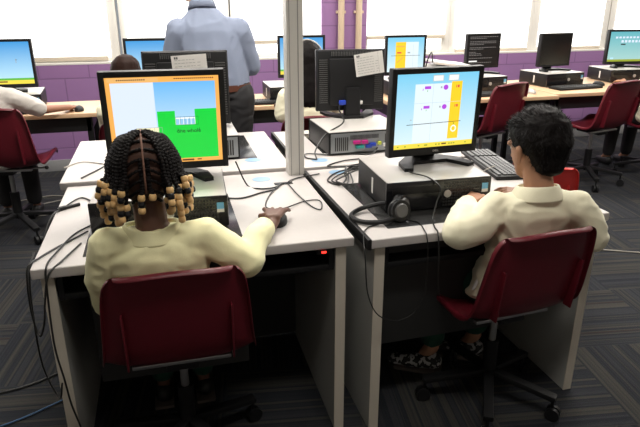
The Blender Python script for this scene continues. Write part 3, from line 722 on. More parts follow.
# ---------- the girl with beaded braids
g = thing('person', 'girl with beaded braids and pale yellow shirt, seen from behind, hand on a mouse', 'person', (0, 0, 0))
HC = Vector((.338, -.045, 1.020)); HT = Matrix.Translation(HC) @ Matrix.Rotation(R(-8), 4, 'X') @ Matrix.Rotation(R(2), 4, 'Z')
def girl():
    sh = {-1: (.222, -.085, .825), 1: (.492, -.085, .825)}
    b = MB(); head_nodes(b, HT, .98)
    b.chain([((.338, -.045, .95), (.044, .046, .05)), ((.345, -.075, .86), (.046, .046, .04)), ((.352, -.08, .80), (.11, .065, .05)), ((.37, -.06, .62), (.105, .07, .06)), ((.385, -.02, .50), (.125, .095, .055))])
    for s in (-1, 1): b.hull((.352, -.08, .82), .04, sh[s], .036)
    # right arm to the mouse
    EL = (.602, -.105, .742); WR = (.722, .095, .785)
    b.chain([(sh[1], .036), (EL, .028), (WR, .019)])
    hand(b, (.716, .092, .797), (.30, 1, -.04), (0, .1, 1), s=1.0, side=-1, curl=.20, spread=.26)
    b.chain([(sh[-1], .036), ((.195, -.04, .63), .028), ((.27, .15, .56), .02)]); hand(b, (.27, .15, .56), (.5, 1, -.2), (0, 0, 1), s=.86, side=1, curl=.6)
    for s in (-1, 1):
        b.chain([((.385+s*.06, .0, .49), .062), ((.385+s*.085, .30, .50), .046), ((.385+s*.06, .34, .28), .036), ((.385+s*.075, .30, .08), .026), ((.385+s*.08, .36, .03), .022)])
    body = skin_build(b, 'body', 'skin_dark', g, .0032, 3)
    face(g, HT, .98)
    b = MB()
    b.chain([((.350, -.085, .842), (.072, .058, .032)), ((.352, -.085, .795), (.150, .080, .060)), ((.362, -.075, .68), (.128, .084, .08)), ((.375, -.045, .55), (.140, .10, .06)), ((.385, -.02, .47), (.150, .12, .03))])
    for s in (-1, 1): b.hull((.350+s*.03, -.085, .835), (.055, .052, .034), sh[s], (.052, .052, .050))
    b.chain([(sh[1], .053), ((.560, -.10, .775), .050), (EL, .050), ((.640, -.03, .778), .041), ((.676, .028, .786), .033)])
    b.chain([(sh[-1], .053), ((.192, -.065, .72), .048), ((.197, -.03, .625), .045), ((.245, .08, .58), .036)])
    skin_build(b, 'shirt', 'shirt_yel', g, .006, 5, wr=.006, wf=(9, 9, 13), seed=3)
    b = MB()
    n = 40; prof = [(.054, .870), (.058, .884), (.062, .880), (.070, .862), (.078, .842), (.074, .838)]
    rings = []
    for k in range(n):
        a = 2*math.pi*k/n; ca, sa = math.cos(a), math.sin(a)
        rings.append([b.bm.verts.new((.344+ca*r*1.22, -.078+sa*r*.95, z+.004+.014*sa*(-1 if sa > 0 else .7))) for r, z in prof])
    for k in range(n):
        A, B_ = rings[k], rings[(k+1) % n]
        for j in range(len(prof)-1): b.bm.faces.new((A[j], B_[j], B_[j+1], A[j+1]))
    o = b.build('collar', 'shirt_yel', g); o.modifiers.new('s', 'SOLIDIFY').thickness = .003; su = o.modifiers.new('u', 'SUBSURF'); su.levels = su.render_levels = 1
    b = MB(); b.tube([(.670, .022, .785), (.682, .042, .789)], .034, 'shirt_yel', 20); b.build('cuff', None, g)
    b = MB()
    for s in (-1, 1): b.chain([((.385+s*.055, -.01, .49), .078), ((.385+s*.085, .30, .505), .058), ((.385+s*.065, .34, .30), .05), ((.385+s*.075, .31, .13), .045)])
    skin_build(b, 'trousers', 'green_cloth', g, .008, 4)
    for s in (-1, 1):
        b = MB(); x = .385+s*.078; b.chain([((x, .285, .050), (.034, .040, .038)), ((x, .36, .035), (.036, .04, .026)), ((x, .42, .028), (.034, .034, .022))])
        sh_ = skin_build(b, 'shoe', 'shoe', g, .005, 3)
        b = MB(); b.box(x-.036, x+.036, .24, .455, .002, .016, 'sole', bev=.006); b.build('sole', None, sh_)
    # ----- hair: scalp cap, parting, fishbone cornrows, hanging twists with beads
    hr = MB(); P = lambda x, y, z: tuple(HT @ Vector((x, y, z)))
    hr.hull(P(0, -.020, .026), (.083, .088, .088), P(0, -.022, .0), (.082, .080, .075)); hr.hull(P(0, -.028, .0), (.070, .066, .06), P(0, -.030, -.045), (.056, .050, .04))
    hair = skin_build(hr, 'hair', 'hair_scalp', g, .005, 3)
    def shell(th, ph):   # ph: 0 = crown front ... going back and down; th: sideways angle
        return None
    br = MB(); beads = []
    def onhead(az, el, r=1.0):
        # az: 0 = straight back, +-90 sides ; el elevation
        c = Vector((0, -.020, .012)); d = Vector((math.sin(az)*math.cos(el), -math.cos(az)*math.cos(el), math.sin(el)))
        return c + Vector((d.x*.089, d.y*.093, d.z*.104))*r
    def braid(pts, r):
        pp = spline(pts, 7); L = 0; q = [0]
        for a, c in zip(pp, pp[1:]): L += (c-a).length; q.append(L)
        n = max(12, int(L/.0030)); out = []; ph_ = random.uniform(0, 6.3)
        for i in range(n+1):
            t = L*i/n; j = max(k for k in range(len(q)) if q[k] <= t+1e-9); j = min(j, len(pp)-2); f = (t-q[j])/max(1e-9, q[j+1]-q[j]); out.append(pp[j].lerp(pp[j+1], min(1, f)))
        br.tube([HT @ p for p in out], r, 'hair_black', 7, rf=lambda u: 1+.20*math.sin(u*L/.0095*2*math.pi+ph_))
    rnd = random.Random(5)
    for s in (-1, 1):
        # fishbone rows leaving the centre parting
        for k in range(9):
            e0 = R(80-k*15)
            e0 = max(e0, R(-42))
            a = onhead(s*R(2.2)/max(.25, math.cos(e0)), e0, 1.0); m1 = onhead(s*R(16)/max(.35, math.cos(e0)), e0-R(4), 1.02); m2 = onhead(s*R(34)/max(.6, math.cos(e0)), e0-R(14), 1.03)
            braid([a, m1, m2], .0040)
        # long twists running from the part over the side of the head and hanging
        for k in range(15):
            f = k/14; az = s*R(30+f*90)
            top = onhead(s*R(8+f*60), R(72-f*14), 1.02)
            p1 = onhead(az*.90, R(46), 1.04); p2 = onhead(az, R(14), 1.06+.02*rnd.random()); zz = -.004-.035*rnd.random()-(.014 if k % 2 else 0)
            p3 = onhead(az*1.02, R(-6), 1.09+.03*rnd.random())
            fl = 1.22+.14*rnd.random(); p4 = Vector((math.sin(az)*.089*fl, -.02-math.cos(az)*.090*fl, zz))
            braid([top, p1, p2, p3, p4], .0064)
            beads.append((p4, (p4-p3).normalized()))
        for k in range(9):
            f = k/8; az = s*R(30+f*88); fl = 1.12+.1*rnd.random()
            p2 = onhead(az, R(-4), 1.02); p4 = Vector((math.sin(az)*.089*fl, -.02-math.cos(az)*.086*fl, -.050-.024*rnd.random()))
            braid([p2, p2.lerp(p4, .5), p4], .006); beads.append((p4, Vector((0, 0, -1))))
    for s in (-.010, .012):
        a = onhead(s/.1, R(-20), 1.02); p4 = Vector((s*1.3, -.128, -.045)); braid([onhead(s/.1, R(20), 1.0), a, p4], .006); beads.append((p4, Vector((0, 0, -1))))
    br.build('braids', None, hair)
    pm = MB(); pm.tube([HT @ onhead(0, R(95-k*8), 1.003) for k in range(17)], .0028, 'scalp'); pm.build('parting', None, hair)
    cnt = 0; proto = {}
    for mm in ('bead_wood', 'bead_black'):
        q = MB(); q.lathe([(.003, -.0068), (.0066, -.0068), (.0082, -.004), (.0085, 0), (.0082, .004), (.0066, .0068), (.003, .0068)], mm, 14); proto[mm] = q.build('bead', None, hair); 
    first = {k: True for k in proto}
    for i, (p, d) in enumerate(beads):
        seq = [('bead_wood', 'bead_black', 'bead_wood'), ('bead_wood', 'bead_wood', 'bead_black'), ('bead_black', 'bead_wood', 'bead_wood')][i % 3]
        if i % 5 == 0: seq = ('bead_wood', 'bead_black')
        if i % 4 == 1: seq = seq + ('bead_wood',)
        dn = (Vector((rnd.uniform(-.25, .25), rnd.uniform(-.2, .2), -1)) + d*.25).normalized()
        for j, mm in enumerate(seq):
            if cnt >= 150: break
            o = proto[mm] if first[mm] else proto[mm].copy()
            if not first[mm]: C.objects.link(o); o.parent = hair
            first[mm] = False; cnt += 1
            o.location = HT @ (p + dn*(.006+.0165*j)); o.rotation_euler = dn.to_track_quat('Z', 'Y').to_euler(); o.scale = (1.18,)*3
M['hair_scalp'] = mat('scalp_between_braids', (.075, .038, .028), .6, spec=.2)
girl()

# ---------- the boy
bo = thing('person', 'boy with short black hair in a cream sweatshirt, seen from behind at the right desk', 'person', (0, .018, 0))
def boy():
    HC = Vector((1.582, -.045, 1.006)); HT = Matrix.Translation(HC) @ Matrix.Rotation(R(13), 4, 'Z') @ Matrix.Rotation(R(-12), 4, 'X')
    sl, sr = (1.455, -.055, .805), (1.715, -.115, .805)
    b = MB(); head_nodes(b, HT, 1.05)
    b.chain([((1.575, -.065, .97), (.047, .047, .05)), ((1.585, -.09, .86), (.050, .048, .04)), ((1.585, -.09, .80), (.11, .065, .05)), ((1.565, -.05, .60), (.11, .075, .07)), ((1.55, -.01, .50), (.125, .10, .055))])
    b.hull((1.585, -.09, .82), .04, sl, .036); b.hull((1.585, -.09, .82), .04, sr, .036)
    EL = (1.285, -.125, .765); WR = (1.405, .05, .797)
    b.chain([(sl, .036), (EL, .028), (WR, .02)]); hand(b, WR, (.75, .45, .15), (-.3, -.2, 1), s=.9, side=-1, curl=.7)
    E2 = (1.785, -.14, .700); W2 = (1.66, .10, .79)
    b.chain([(sr, .036), (E2, .028), (W2, .02)]); hand(b, W2, (-.8, .4, .05), (0, -.2, 1), s=.9, side=1, curl=.6)
    K = {-1: (1.335, .26, .50), 1: (1.52, .33, .50)}; A = {-1: (1.385, .20, .12), 1: (1.60, .24, .12)}
    for s in (-1, 1): b.chain([((1.55+s*.06, .0, .49), .065), (K[s], .05), (A[s], .03), ((A[s][0]-.02, A[s][1]+.03, .06), .026)])
    skin_build(b, 'body', 'skin_tan', bo, .0045, 3); face(bo, HT, 1.03)
    b = MB()
    b.chain([((1.582, -.09, .858), (.074, .058, .030)), ((1.590, -.085, .795), (.160, .078, .062)), ((1.580, -.060, .68), (.145, .078, .08)), ((1.560, -.035, .56), (.145, .095, .06)), ((1.55, -.01, .475), (.155, .11, .035))])
    b.hull((1.555, -.085, .835), (.055, .052, .035), sl, (.055, .055, .052)); b.hull((1.62, -.095, .835), (.055, .052, .035), sr, (.055, .055, .052))
    b.chain([(sl, .057), ((1.36, -.10, .765), .054), (EL, .052), ((1.35, -.03, .79), .043), ((1.385, .02, .797), .032)])
    b.chain([(sr, .058), ((1.762, -.13, .755), .052), (E2, .047), ((1.74, -.03, .76), .040), ((1.69, .07, .795), .03)])
    skin_build(b, 'sweatshirt', 'shirt_cream', bo, .006, 5, wr=.0075, wf=(9, 9, 13), seed=8)
    b = MB(); n = 40; prof = [(.055, .876), (.059, .890), (.065, .886), (.076, .864), (.086, .842), (.082, .838)]; rings = []
    for k in range(n):
        a = 2*math.pi*k/n; ca, sa = math.cos(a), math.sin(a); rings.append([b.bm.verts.new((1.580+ca*r*1.08, -.083+sa*r*.98, z-.012*sa)) for r, z in prof])
    for k in range(n):
        A_, B_ = rings[k], rings[(k+1) % n]
        for j in range(len(prof)-1): b.bm.faces.new((A_[j], B_[j], B_[j+1], A_[j+1]))
    o = b.build('collar', 'shirt_cream', bo); o.modifiers.new('s', 'SOLIDIFY').thickness = .003; su = o.modifiers.new('u', 'SUBSURF'); su.levels = su.render_levels = 1
    b = MB()
    for s in (-1, 1): b.chain([((1.55+s*.055, -.01, .49), .080), (K[s], .066), ((A[s][0]-.0, A[s][1]+.005, .17), .052)])
    skin_build(b, 'trousers', 'green_cloth', bo, .008, 4, wr=.004, seed=2)
    b = MB(); b.box(-.018, .018, -.006, .006, -.04, .04, 'white_thing', Matrix.Translation((1.425, -.035, .535)) @ Matrix.Rotation(R(25), 4, 'Y') @ Matrix.Rotation(R(50), 4, 'Z'), bev=.005); b.build('hanging_tag', None, bo)
    for s in (-1, 1):
        ax, ay, _ = A[s]; dx, dy = -.085, .05
        b = MB(); b.chain([((ax+.01, ay-.01, .055), (.034, .034, .036)), ((ax+dx*.6, ay+dy*.6, .042), (.036, .036, .030)), ((ax+dx*1.5, ay+dy*1.5, .034), (.034, .030, .022))])
        sh = skin_build(b, 'shoe', 'shoe_print', bo, .005, 3)
        b = MB(); b.box(-.15, .045, -.038, .038, .002, .018, 'sole', Matrix.Translation((ax, ay, 0)) @ Matrix.Rotation(math.atan2(-dy, -dx), 4, 'Z'), bev=.008); b.build('sole', None, sh)
    # hair: cap + tufts
    h = MB(); P = lambda x, y, z: tuple(HT @ Vector((x, y, z)))
    h.hull(P(0, -.022, .046), (.095, .101, .090), P(0, -.036, .022), (.091, .089, .062)); h.hull(P(0, .035, .070), (.066, .050, .044), P(0, -.03, .05), (.078, .08, .07))
    h.hull(P(0, -.05, .0), (.076, .058, .06), P(0, -.052, -.062), (.052, .040, .030))
    hair = skin_build(h, 'hair', 'hair_black', bo, .005, 4, wr=.004, wf=(30, 30, 30), seed=1)
    rnd = random.Random(11); q = MB(); vs = hair.data.vertices
    for _ in range(2600):
        v = vs[rnd.randrange(len(vs))]; p = v.co; n_ = v.normal
        loc = HT.inverted() @ p
        if loc.z < -.07: continue
        fl = Vector((0, .25, -1)) if loc.z < .07 else Vector((rnd.uniform(-.5, .5), .9, 0)); fl = (HT.to_3x3() @ fl); d = (n_*.5 + fl*.8 + Vector([rnd.uniform(-.35, .35) for _ in range(3)])).normalized(); L = rnd.uniform(.010, .020)
        a = p; e = p+d*L; sd = n_.cross(d).normalized()*.0013
        if loc.z < .02: e = p+d*L*.6
        try: q.bm.faces.new([q.bm.verts.new(a-sd), q.bm.verts.new(a+sd), q.bm.verts.new(e+n_*.001)])
        except Exception: pass
    q.mi('hair_black'); q.build('hair_tufts', None, hair, fixn=False)
boy()

# ---------- generic seated pupil facing the far wall (more distant figures)
def pupil(label, x, y, shirt, skin, hairm, hz=1.08, rz=0, long=False, seat=.45, arm=None, scale=1, extra=None, lean=0):
    t = thing('person', label, 'person', (x, y, 0), rz)
    HT = Matrix.Translation((0, .03+lean, hz)) @ Matrix.Rotation(R(-8), 4, 'X'); z = hz
    b = MB(); head_nodes(b, HT, 1)
    b.chain([((0, .01+lean, z-.06), (.045, .045, .05)), ((0, lean-.01, z-.17), (.046, .046, .04)), ((0, lean-.02, z-.22), (.115, .065, .05)), ((0, -.02, z-.42), (.11, .07, .06)), ((0, -.02, seat+.06), (.13, .10, .055))])
    SH = {s: (s*.14, lean-.03, z-.205) for s in (-1, 1)}
    ar = arm or {}
    for s in (-1, 1):
        el, wr = ar.get(s, ((s*.20, .06, z-.38), (s*.13, .27, .775)))
        b.hull((0, lean-.02, z-.2), .04, SH[s], .036); b.chain([(SH[s], .036), (el, .028), (wr, .02)]); d = Vector(wr)-Vector(el); hand(b, wr, (d.x*.3, .3, -.05), (0, 0, 1), s=.9, side=-s, curl=.4)
        b.chain([((s*.06, .0, seat+.05), .065), ((s*.09, .34, seat+.05), .05), ((s*.09, .36, .1), .034), ((s*.09, .42, .05), .024)])
    skin_build(b, 'body', skin, t, .007, 3); face(t, HT, 1, hairm)
    b = MB(); b.chain([((0, lean-.015, z-.15), (.068, .056, .03)), ((0, lean-.025, z-.22), (.16, .08, .06)), ((0, -.03, z-.36), (.145, .09, .08)), ((0, -.02, seat+.05), (.155, .12, .05))])
    for s in (-1, 1):
        el, wr = ar.get(s, ((s*.20, .06, z-.38), (s*.13, .27, .775))); b.hull((0, lean-.02, z-.175), .05, SH[s], .052); m_ = Vector(SH[s]).lerp(Vector(el), .85); b.chain([(SH[s], .055), (tuple(m_), .054)])
    skin_build(b, 'shirt', shirt, t, .009, 4, wr=.006, seed=int(x*10))
    b = MB()
    for s in (-1, 1): b.chain([((s*.055, -.01, seat+.05), .08), ((s*.09, .34, seat+.055), .064), ((s*.09, .36, .13), .052)])
    skin_build(b, 'trousers', 'trouser', t, .01, 3)
    for s in (-1, 1): b = MB(); b.hull((s*.09, .34, .045), (.036, .04, .043), (s*.09, .46, .032), (.036, .05, .03)); skin_build(b, 'shoe', 'shoe', t, .008, 2)
    h = MB(); P = lambda a, c, d: tuple(HT @ Vector((a, c, d)))
    h.hull(P(0, -.022, .038), (.088, .094, .086), P(0, -.026, .008), (.087, .088, .082)); h.hull(P(0, .03, .068), (.066, .050, .044), P(0, -.03, .05), (.078, .08, .07))
    if long: h.hull(P(0, -.04, .0), (.095, .07, .09), P(0, -.075, -.24), (.090, .04, .05))
    else: h.hull(P(0, -.04, 0), (.078, .060, .06), P(0, -.046, -.06), (.052, .040, .03))
    hr = skin_build(h, 'hair', hairm, t, .007, 3, wr=.004, wf=(22, 22, 8), seed=2)
    return t, HT
pupil('white-shirted pupil at the far left edge, hand on a mouse on the wooden table', -.63, 2.27, 'shirt_white', 'skin_mid', 'hair_brown', hz=1.10, arm={1: ((.28, .10, .79), (.425, .24, .775)), -1: ((-.2, .06, .72), (-.1, .27, .775))})
t, HT = pupil('long-haired girl in a cream shirt behind the white post, wearing a headset', 1.275, 1.94, 'shirt_cream', 'skin_dark', 'hair_black', hz=1.085, long=True, arm={-1: ((-.17, -.03, .76), (-.13, .20, .80)), 1: ((.2, .06, .74), (.13, .27, .775))})
pupil('pupil of whom only the dark hair shows above the game monitor', .20, 2.06, 'shirt_cream', 'skin_mid', 'hair_brown', hz=1.02, arm={q: ((q*.14, .10, .70), (q*.09, .27, .775)) for q in (-1, 1)})
pupil('pupil in a cream shirt at the right edge of the picture, before the teal monitor', 4.36, 2.38, 'shirt_cream', 'skin_tan', 'hair_black', hz=1.02, rz=-4)
def headset(label, T, r=.098, name='headset', cat='headphones'):
    t = thing(name, label, cat); t.matrix_world = T
    b = MB(); b.tube([(r*math.cos(a), 0, r*1.12*math.sin(a)) for a in [math.pi*k/20 for k in range(21)]], .006, 'silver', 8); b.build('headband', None, t)
    for s in (-1, 1):
        b = MB(); b.cyl((s*(r-.012), 0, -.01), (s*(r+.010), 0, -.01), .034, .030, 'black', 22); b.build('ear_cup', None, t)
    return t
headset('silver-banded headset worn by the long-haired girl behind the white post', Matrix.Translation((1.275, 1.955, 1.095)), .108)

# ---------- the standing man
ma = thing('person', 'grey-haired adult man in a blue-grey shirt and black trousers standing with his back turned', 'person', (.70, 1.93, 0), 4)
def man():
    HT = Matrix.Translation((-.075, .10, 1.555)) @ Matrix.Rotation(R(30), 4, 'Z') @ Matrix.Rotation(R(-10), 4, 'X')
    b = MB(); head_nodes(b, HT, 1.12)
    b.chain([((-.06, .07, 1.48), (.058, .06, .06)), ((-.035, .02, 1.38), (.064, .062, .05)), ((-.02, 0, 1.29), (.15, .085, .06)), ((0, 0, 1.12), (.145, .095, .09)), ((.01, 0, .95), (.15, .10, .07))])
    EL, WR = {-1: (-.225, .06, 1.07), 1: (.235, .05, 1.07)}, {-1: (-.16, .27, 1.06), 1: (.20, .26, 1.04)}
    for s in (-1, 1):
        sh = (s*.170-.01, 0, 1.28); b.hull((0, 0, 1.30), .06, sh, .05); b.chain([(sh, .052), (EL[s], .042), (WR[s], .028)]); hand(b, WR[s], (-s*.4, 1, -.2), (0, 0, 1), s=1.05, side=-s, curl=.5)
        b.chain([((s*.08, 0, .93), .095), ((s*.10, .01, .50), .06), ((s*.11, -.01, .10), .045), ((s*.12, .10, .05), .03)])
    skin_build(b, 'body', 'skin_tan', ma, .008, 3); face(ma, HT, 1.12, 'hair_brown')
    b = MB(); b.chain([((-.035, .01, 1.385), (.078, .070, .04)), ((-.02, -.005, 1.28), (.180, .105, .075)), ((-.005, -.005, 1.18), (.185, .115, .09)), ((.03, 0, 1.02), (.180, .115, .06)), ((.035, 0, .965), (.180, .115, .03))])
    for s in (-1, 1):
        sh = (s*.170-.01, 0, 1.275); b.hull((-.03, 0, 1.33), (.07, .07, .05), sh, (.068, .068, .062)); b.chain([(sh, .072), (EL[s], .062), tuple((tuple(Vector(EL[s]).lerp(Vector(WR[s]), .85)), .045))])
    skin_build(b, 'shirt', 'shirt_blue', ma, .008, 5, wr=.010, wf=(8, 8, 6), seed=4)
    b = MB(); n = 32; prof = [(.060, 1.412), (.066, 1.440), (.072, 1.432), (.084, 1.395)]; rings = []
    for k in range(n):
        a = 2*math.pi*k/n; rings.append([b.bm.verts.new((-.037+math.cos(a)*r, .022+math.sin(a)*r, z-.02*math.sin(a))) for r, z in prof])
    for k in range(n):
        for j in range(3): b.bm.faces.new((rings[k][j], rings[(k+1) % n][j], rings[(k+1) % n][j+1], rings[k][j+1]))
    o = b.build('collar', 'shirt_blue', ma); o.modifiers.new('s', 'SOLIDIFY').thickness = .004
    b = MB(); b.chain([((.035, 0, .945), (.178, .112, .028)), ((.04, 0, .91), (.19, .12, .06))])
    for s in (-1, 1): b.chain([((.03+s*.095, 0, .90), .12), ((.02+s*.10, .01, .50), .09), ((s*.11, 0, .06), .075)])
    skin_build(b, 'trousers', 'trouser', ma, .01, 4, wr=.006, seed=6)
    b = MB(); b.lathe([(.9, -.018), (1.0, -.018), (1.0, .018), (.9, .018)], 'leather', 40, Matrix.Translation((.035, 0, .957)) @ Matrix.Diagonal((.187, .122, 1, 1))); b.build('belt', None, ma)
    for s in (-1, 1): b = MB(); b.hull((s*.11, -.02, .05), (.045, .055, .048), (s*.12, .16, .035), (.045, .06, .032)); skin_build(b, 'shoe', 'shoe', ma, .008, 2)
    h = MB(); P = lambda x, y, z: tuple(HT @ Vector((x*1.12, y*1.12, z*1.12))); h.hull(P(0, -.022, .036), (.092, .098, .09), P(0, -.03, -.03), (.085, .080, .07)); skin_build(h, 'hair', 'hair_brown', ma, .008, 3)
    gl = MB(); gl.tube([HT @ Vector((-.092, .09, .008)), HT @ Vector((-.095, .0, .012))], .002, 'steel'); gl.tube([HT @ Vector((.092, .09, .008)), HT @ Vector((.095, .0, .012))], .002, 'steel')
    for k in (-1, 1): gl.tube([HT @ Vector((k*.038+.026*math.cos(a), .112, .006+.02*math.sin(a))) for a in [2*math.pi*q/16 for q in range(17)]], .0018, 'steel')
    gl.build('glasses', None, ma)
man()

# ------------------------------------------------------------------ headphones on the right desk
t = thing('headphones', 'black headphones lying on the desk edge before the boy\'s computer', 'headphones', (1.10, .105, TOP+.001))
b = MB(); b.tube(spline([(.065, .0, .035), (.02, .055, .03), (-.055, .065, .014), (-.105, .02, .009), (-.09, -.045, .010), (-.03, -.07, .012), (.03, -.06, .02)], 8), .0085, 'black', 8); b.build('headband', None, t)
for (x, y, rz) in ((.075, -.005, 40), (.045, -.055, 10)):
    b = MB(); Q = Matrix.Translation((x, y, .040)) @ Matrix.Rotation(R(rz), 4, 'Z') @ Matrix.Rotation(R(78), 4, 'X')
    b.cyl((0, 0, -.012), (0, 0, .006), .034, .036, 'black', 24, Q); b.cyl((0, 0, .006), (0, 0, .012), .026, .022, 'silver_dim', 24, Q); c_ = b.build('ear_cup', None, t)
    b = MB(); b.lathe([(.022, -.024), (.036, -.024), (.038, -.017), (.036, -.012), (.022, -.012)], 'black', 24, Q); b.build('ear_cushion', None, c_)

# flat oval stickers on the desks
for (x, y, z, lab) in ((.775, .915, TOP+.0145, 'pale blue oval sticker on the far left desk, nearest the desk joint'), (.770, .655, TOP+.0005, 'pale blue oval sticker on the girl\'s desk near the black cable slot'),
                       (1.075, .862, TOP+.0065, 'pale blue oval sticker on the far right desk beside the white post'), (1.105, .672, TOP+.001, 'pale blue oval sticker on the boy\'s desk behind the cable tangle')):
    b = MB(); b.cyl((0, 0, 0), (0, 0, .0006), .038, m='sticker_blue', n=32, T=Matrix.Diagonal((1, .85, 1, 1))); o = b.build('oval_sticker'); o.location = (x, y, z); tag(o, lab, 'sticker')

# ------------------------------------------------------------------ cables
z = TOP+.004
cable([(.66, .60, TOP+.10), (.70, .58, z), (.74, .52, z), (.80, .52, z), (.845, .565, z), (.85, .575, TOP-.02)], 'black cable running from behind the girl\'s computer into the desk slot', .0038)
cable([(.60, .44, z), (.66, .425, z), (.74, .47, z), (.80, .50, z), (.835, .562, z), (.84, .575, TOP-.02)], 'second black cable meeting the desk slot from the left', .0038)
cable([(.868, .575, TOP-.01), (.872, .585, z), (.91, .62, z), (.965, .635, z+.002), (1.02, .66, z)], 'short black cable leaving the desk slot towards the boy\'s desk', .0035)
cable([(.835, .57, TOP-.01), (.825, .55, z), (.76, .42, z), (.73, .30, z), (.78, .26, z+.004), (.88, .33, z), (.935, .32, z), (.915, .23, z), (.89, .27, z), (.87, .42, z), (.862, .56, z), (.86, .578, TOP-.01)], 'looped black cable lying in the middle of the girl\'s desk', .0028)
cable([(.77, .235, z+.010), (.78, .255, z), (.715, .235, z), (.68, .18, z), (.70, .12, z), (.72, .10, z)], 'thin black mouse cable curling beside the girl\'s sleeve', .0028)
cable([(.13, .50, z), (.07, .58, z), (.02, .47, z), (-.006, .40, z-.002), (-.03, .33, .70)], 'black cable crossing the left rim of the girl\'s desk', .0035)
cable([(.13, .22, z), (.085, .15, z), (.05, .10, z), (.012, .03, z), (-.008, -.01, z-.004), (-.014, -.03, .70), (-.016, -.03, .60), (.0, -.05, .55), (.02, -.06, .60), (.03, -.056, .66), (.05, -.05, .74), (.085, .0, z+.002), (.12, .12, z)], 'black cable looping over the front left corner of the girl\'s desk', .0035)
cable([(.14, .28, z), (.09, .20, z), (.06, .06, z+.004), (.045, -.03, z+.001), (.04, -.05, .70), (.035, -.06, .52), (.045, -.06, .40), (.05, -.05, .30), (.06, -.03, .20), (.07, -.0, .06), (.10, .05, .006)], 'black cable hanging down the front of the girl\'s desk to the floor', .0035)
cable([(-.012, .10, z-.006), (-.02, .03, .70), (-.018, -.02, .55), (-.015, -.02, .42), (.02, -.05, .33), (.035, -.05, .38)], 'long black cable hanging beside the girl\'s left desk panel', .0035)
b = MB(); b.cyl((.005, .455, TOP+.006), (.075, .50, TOP+.006), .006, m='black'); b.cyl((.03, .471, TOP+.006), (.012, .46, TOP+.006), .009, m='black'); tag(b.build('cable_connector'), 'small black connector lying on the left rim of the girl\'s desk', 'connector')
cable([(-.04, .98, TOP+.018), (.02, 1.06, TOP+.018), (.10, 1.02, TOP+.018), (.18, .95, TOP+.018), (.30, .98, TOP+.018)], 'grey cable on the far left desk behind the game monitor', .003, 'cable_grey')
cable([(.05, .80, TOP+.018), (.10, .90, TOP+.018), (.16, .97, TOP+.03), (.20, 1.06, TOP+.018)], 'black cable arching on the far left desk beside the girl\'s braids', .004)
# right desks
cable([(1.315, 1.275, 1.00), (1.27, 1.22, .93), (1.235, 1.02, .90), (1.13, .955, .86), (1.065, .90, .80), (1.06, .86, TOP+.012)], 'grey video cable hanging from the monitor back beyond the white post', .0045)
cable([(1.06, .86, TOP+.012), (1.02, .90, TOP+.012), (1.04, .97, TOP+.012), (1.14, .93, TOP+.012), (1.24, .92, TOP+.012), (1.34, .90, TOP+.012), (1.40, .95, .80)], 'black cable along the rear ports of the far right computer', .004)
for k, (a, lab) in enumerate(((0, 'lowest loop of the black cable tangle behind the boy\'s computer'), (1, 'middle loop of the black cable tangle behind the boy\'s computer'), (2, 'topmost loop of the black cable tangle behind the boy\'s computer'))):
    cable([(1.30, .66-.02*a, z), (1.20, .70-.03*a, z+.006*a), (1.10, .66-.05*a, z+.006*a), (1.03+.01*a, .56-.03*a, z+.006*a), (1.06+.02*a, .49-.02*a, z+.006*a), (1.11+.01*a, .56, z+.008*a), (1.14, .66, z+.010*a), (1.25, .74-.02*a, z+.01*a), (1.36, .68+.01*a, z+.01)], lab, .004)
cable([(1.25, .82, TOP+.012), (1.16, .80, TOP+.012), (1.08, .74, z+.006), (1.20, .66, z+.02), (1.32, .62, z+.02), (1.45, .58, z+.01)], 'black cable crossing the joint between the two right desks', .004)
cable([(1.29, .34, PCZ+.005), (1.25, .23, PCZ+.006), (1.285, .15, PCZ+.006), (1.31, .10, PCZ-.02), (1.29, .08, .80), (1.26, .04, z), (1.235, -.03, z), (1.225, -.075, z), (1.222, -.095, .72), (1.228, -.098, .60), (1.25, -.07, .52)], 'black cable hanging over the front of the boy\'s monitor and desk', .003)
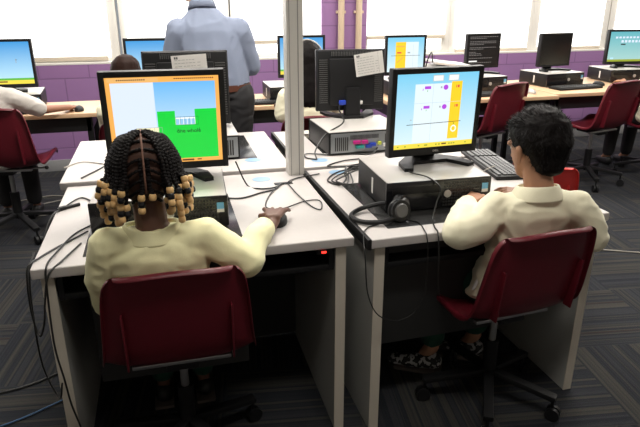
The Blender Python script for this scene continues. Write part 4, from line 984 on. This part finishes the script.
cable([(1.17, .06, z), (1.20, .02, z), (1.19, -.05, z), (1.18, -.09, z-.003), (1.185, -.096, .70), (1.19, -.09, .55)], 'thin black cable over the desk edge under the headphones', .0025)
cable([(1.07, .04, z), (1.02, .02, z), (.985, -.04, z-.002), (.975, -.09, .70), (.985, -.095, .58), (1.02, -.10, .50), (1.09, -.09, .46), (1.15, -.09, .48), (1.18, -.09, .53)], 'thin black headphone cord drooping in a bow below the boy\'s desk', .0025)
cable([(1.53, .30, PCZ+.004), (1.56, .34, .86), (1.62, .40, .79), (1.70, .46, TOP+.03), (1.76, .50, TOP+.03)], 'grey keyboard cable beside the boy\'s computer', .003, 'cable_grey')
cable([(2.45, 2.66, .98), (2.40, 2.58, 1.06), (2.36, 2.56, 1.00), (2.36, 2.6, .90), (2.38, 2.7, .745)], 'dark cable arching beside the white printer', .006)
cable([(-.42, 2.74, .80), (-.36, 2.70, .75), (-.25, 2.76, .748), (-.16, 2.70, .746), (-.155, 2.62, .75)], 'thin grey mouse cable on the far left table', .003, 'cable_grey')
# floor cables
cable([(-1.6, .80, .006), (-.9, .62, .006), (-.35, .50, .006), (-.05, .62, .006), (.01, .62, .006)], 'black cable lying on the carpet left of the girl\'s desk', .005)
cable([(-1.2, -.02, .006), (-.55, .22, .006), (-.25, .30, .006), (-.03, .42, .006)], 'blue cable lying on the carpet left of the girl\'s desk', .004, 'cable_blue')
cable([(2.0, 1.38, .006), (2.5, 1.25, .006), (2.9, 1.10, .006), (3.6, .75, .006)], 'tan cable lying on the carpet at the right', .005, 'cable_grey')
cable([(-.9, 2.9, .006), (-.5, 3.05, .006), (-.3, 2.85, .006), (-.5, 2.6, .006), (-.7, 2.75, .006), (-.2, 3.0, .006), (.2, 2.9, .006)], 'pale cable looping on the floor under the left wall table', .005, 'cable_grey')
cable([(3.2, 2.95, .006), (3.6, 3.1, .006), (3.8, 2.85, .006), (4.2, 2.95, .006), (4.6, 2.8, .006)], 'dark cable on the floor under the right wall table', .005)
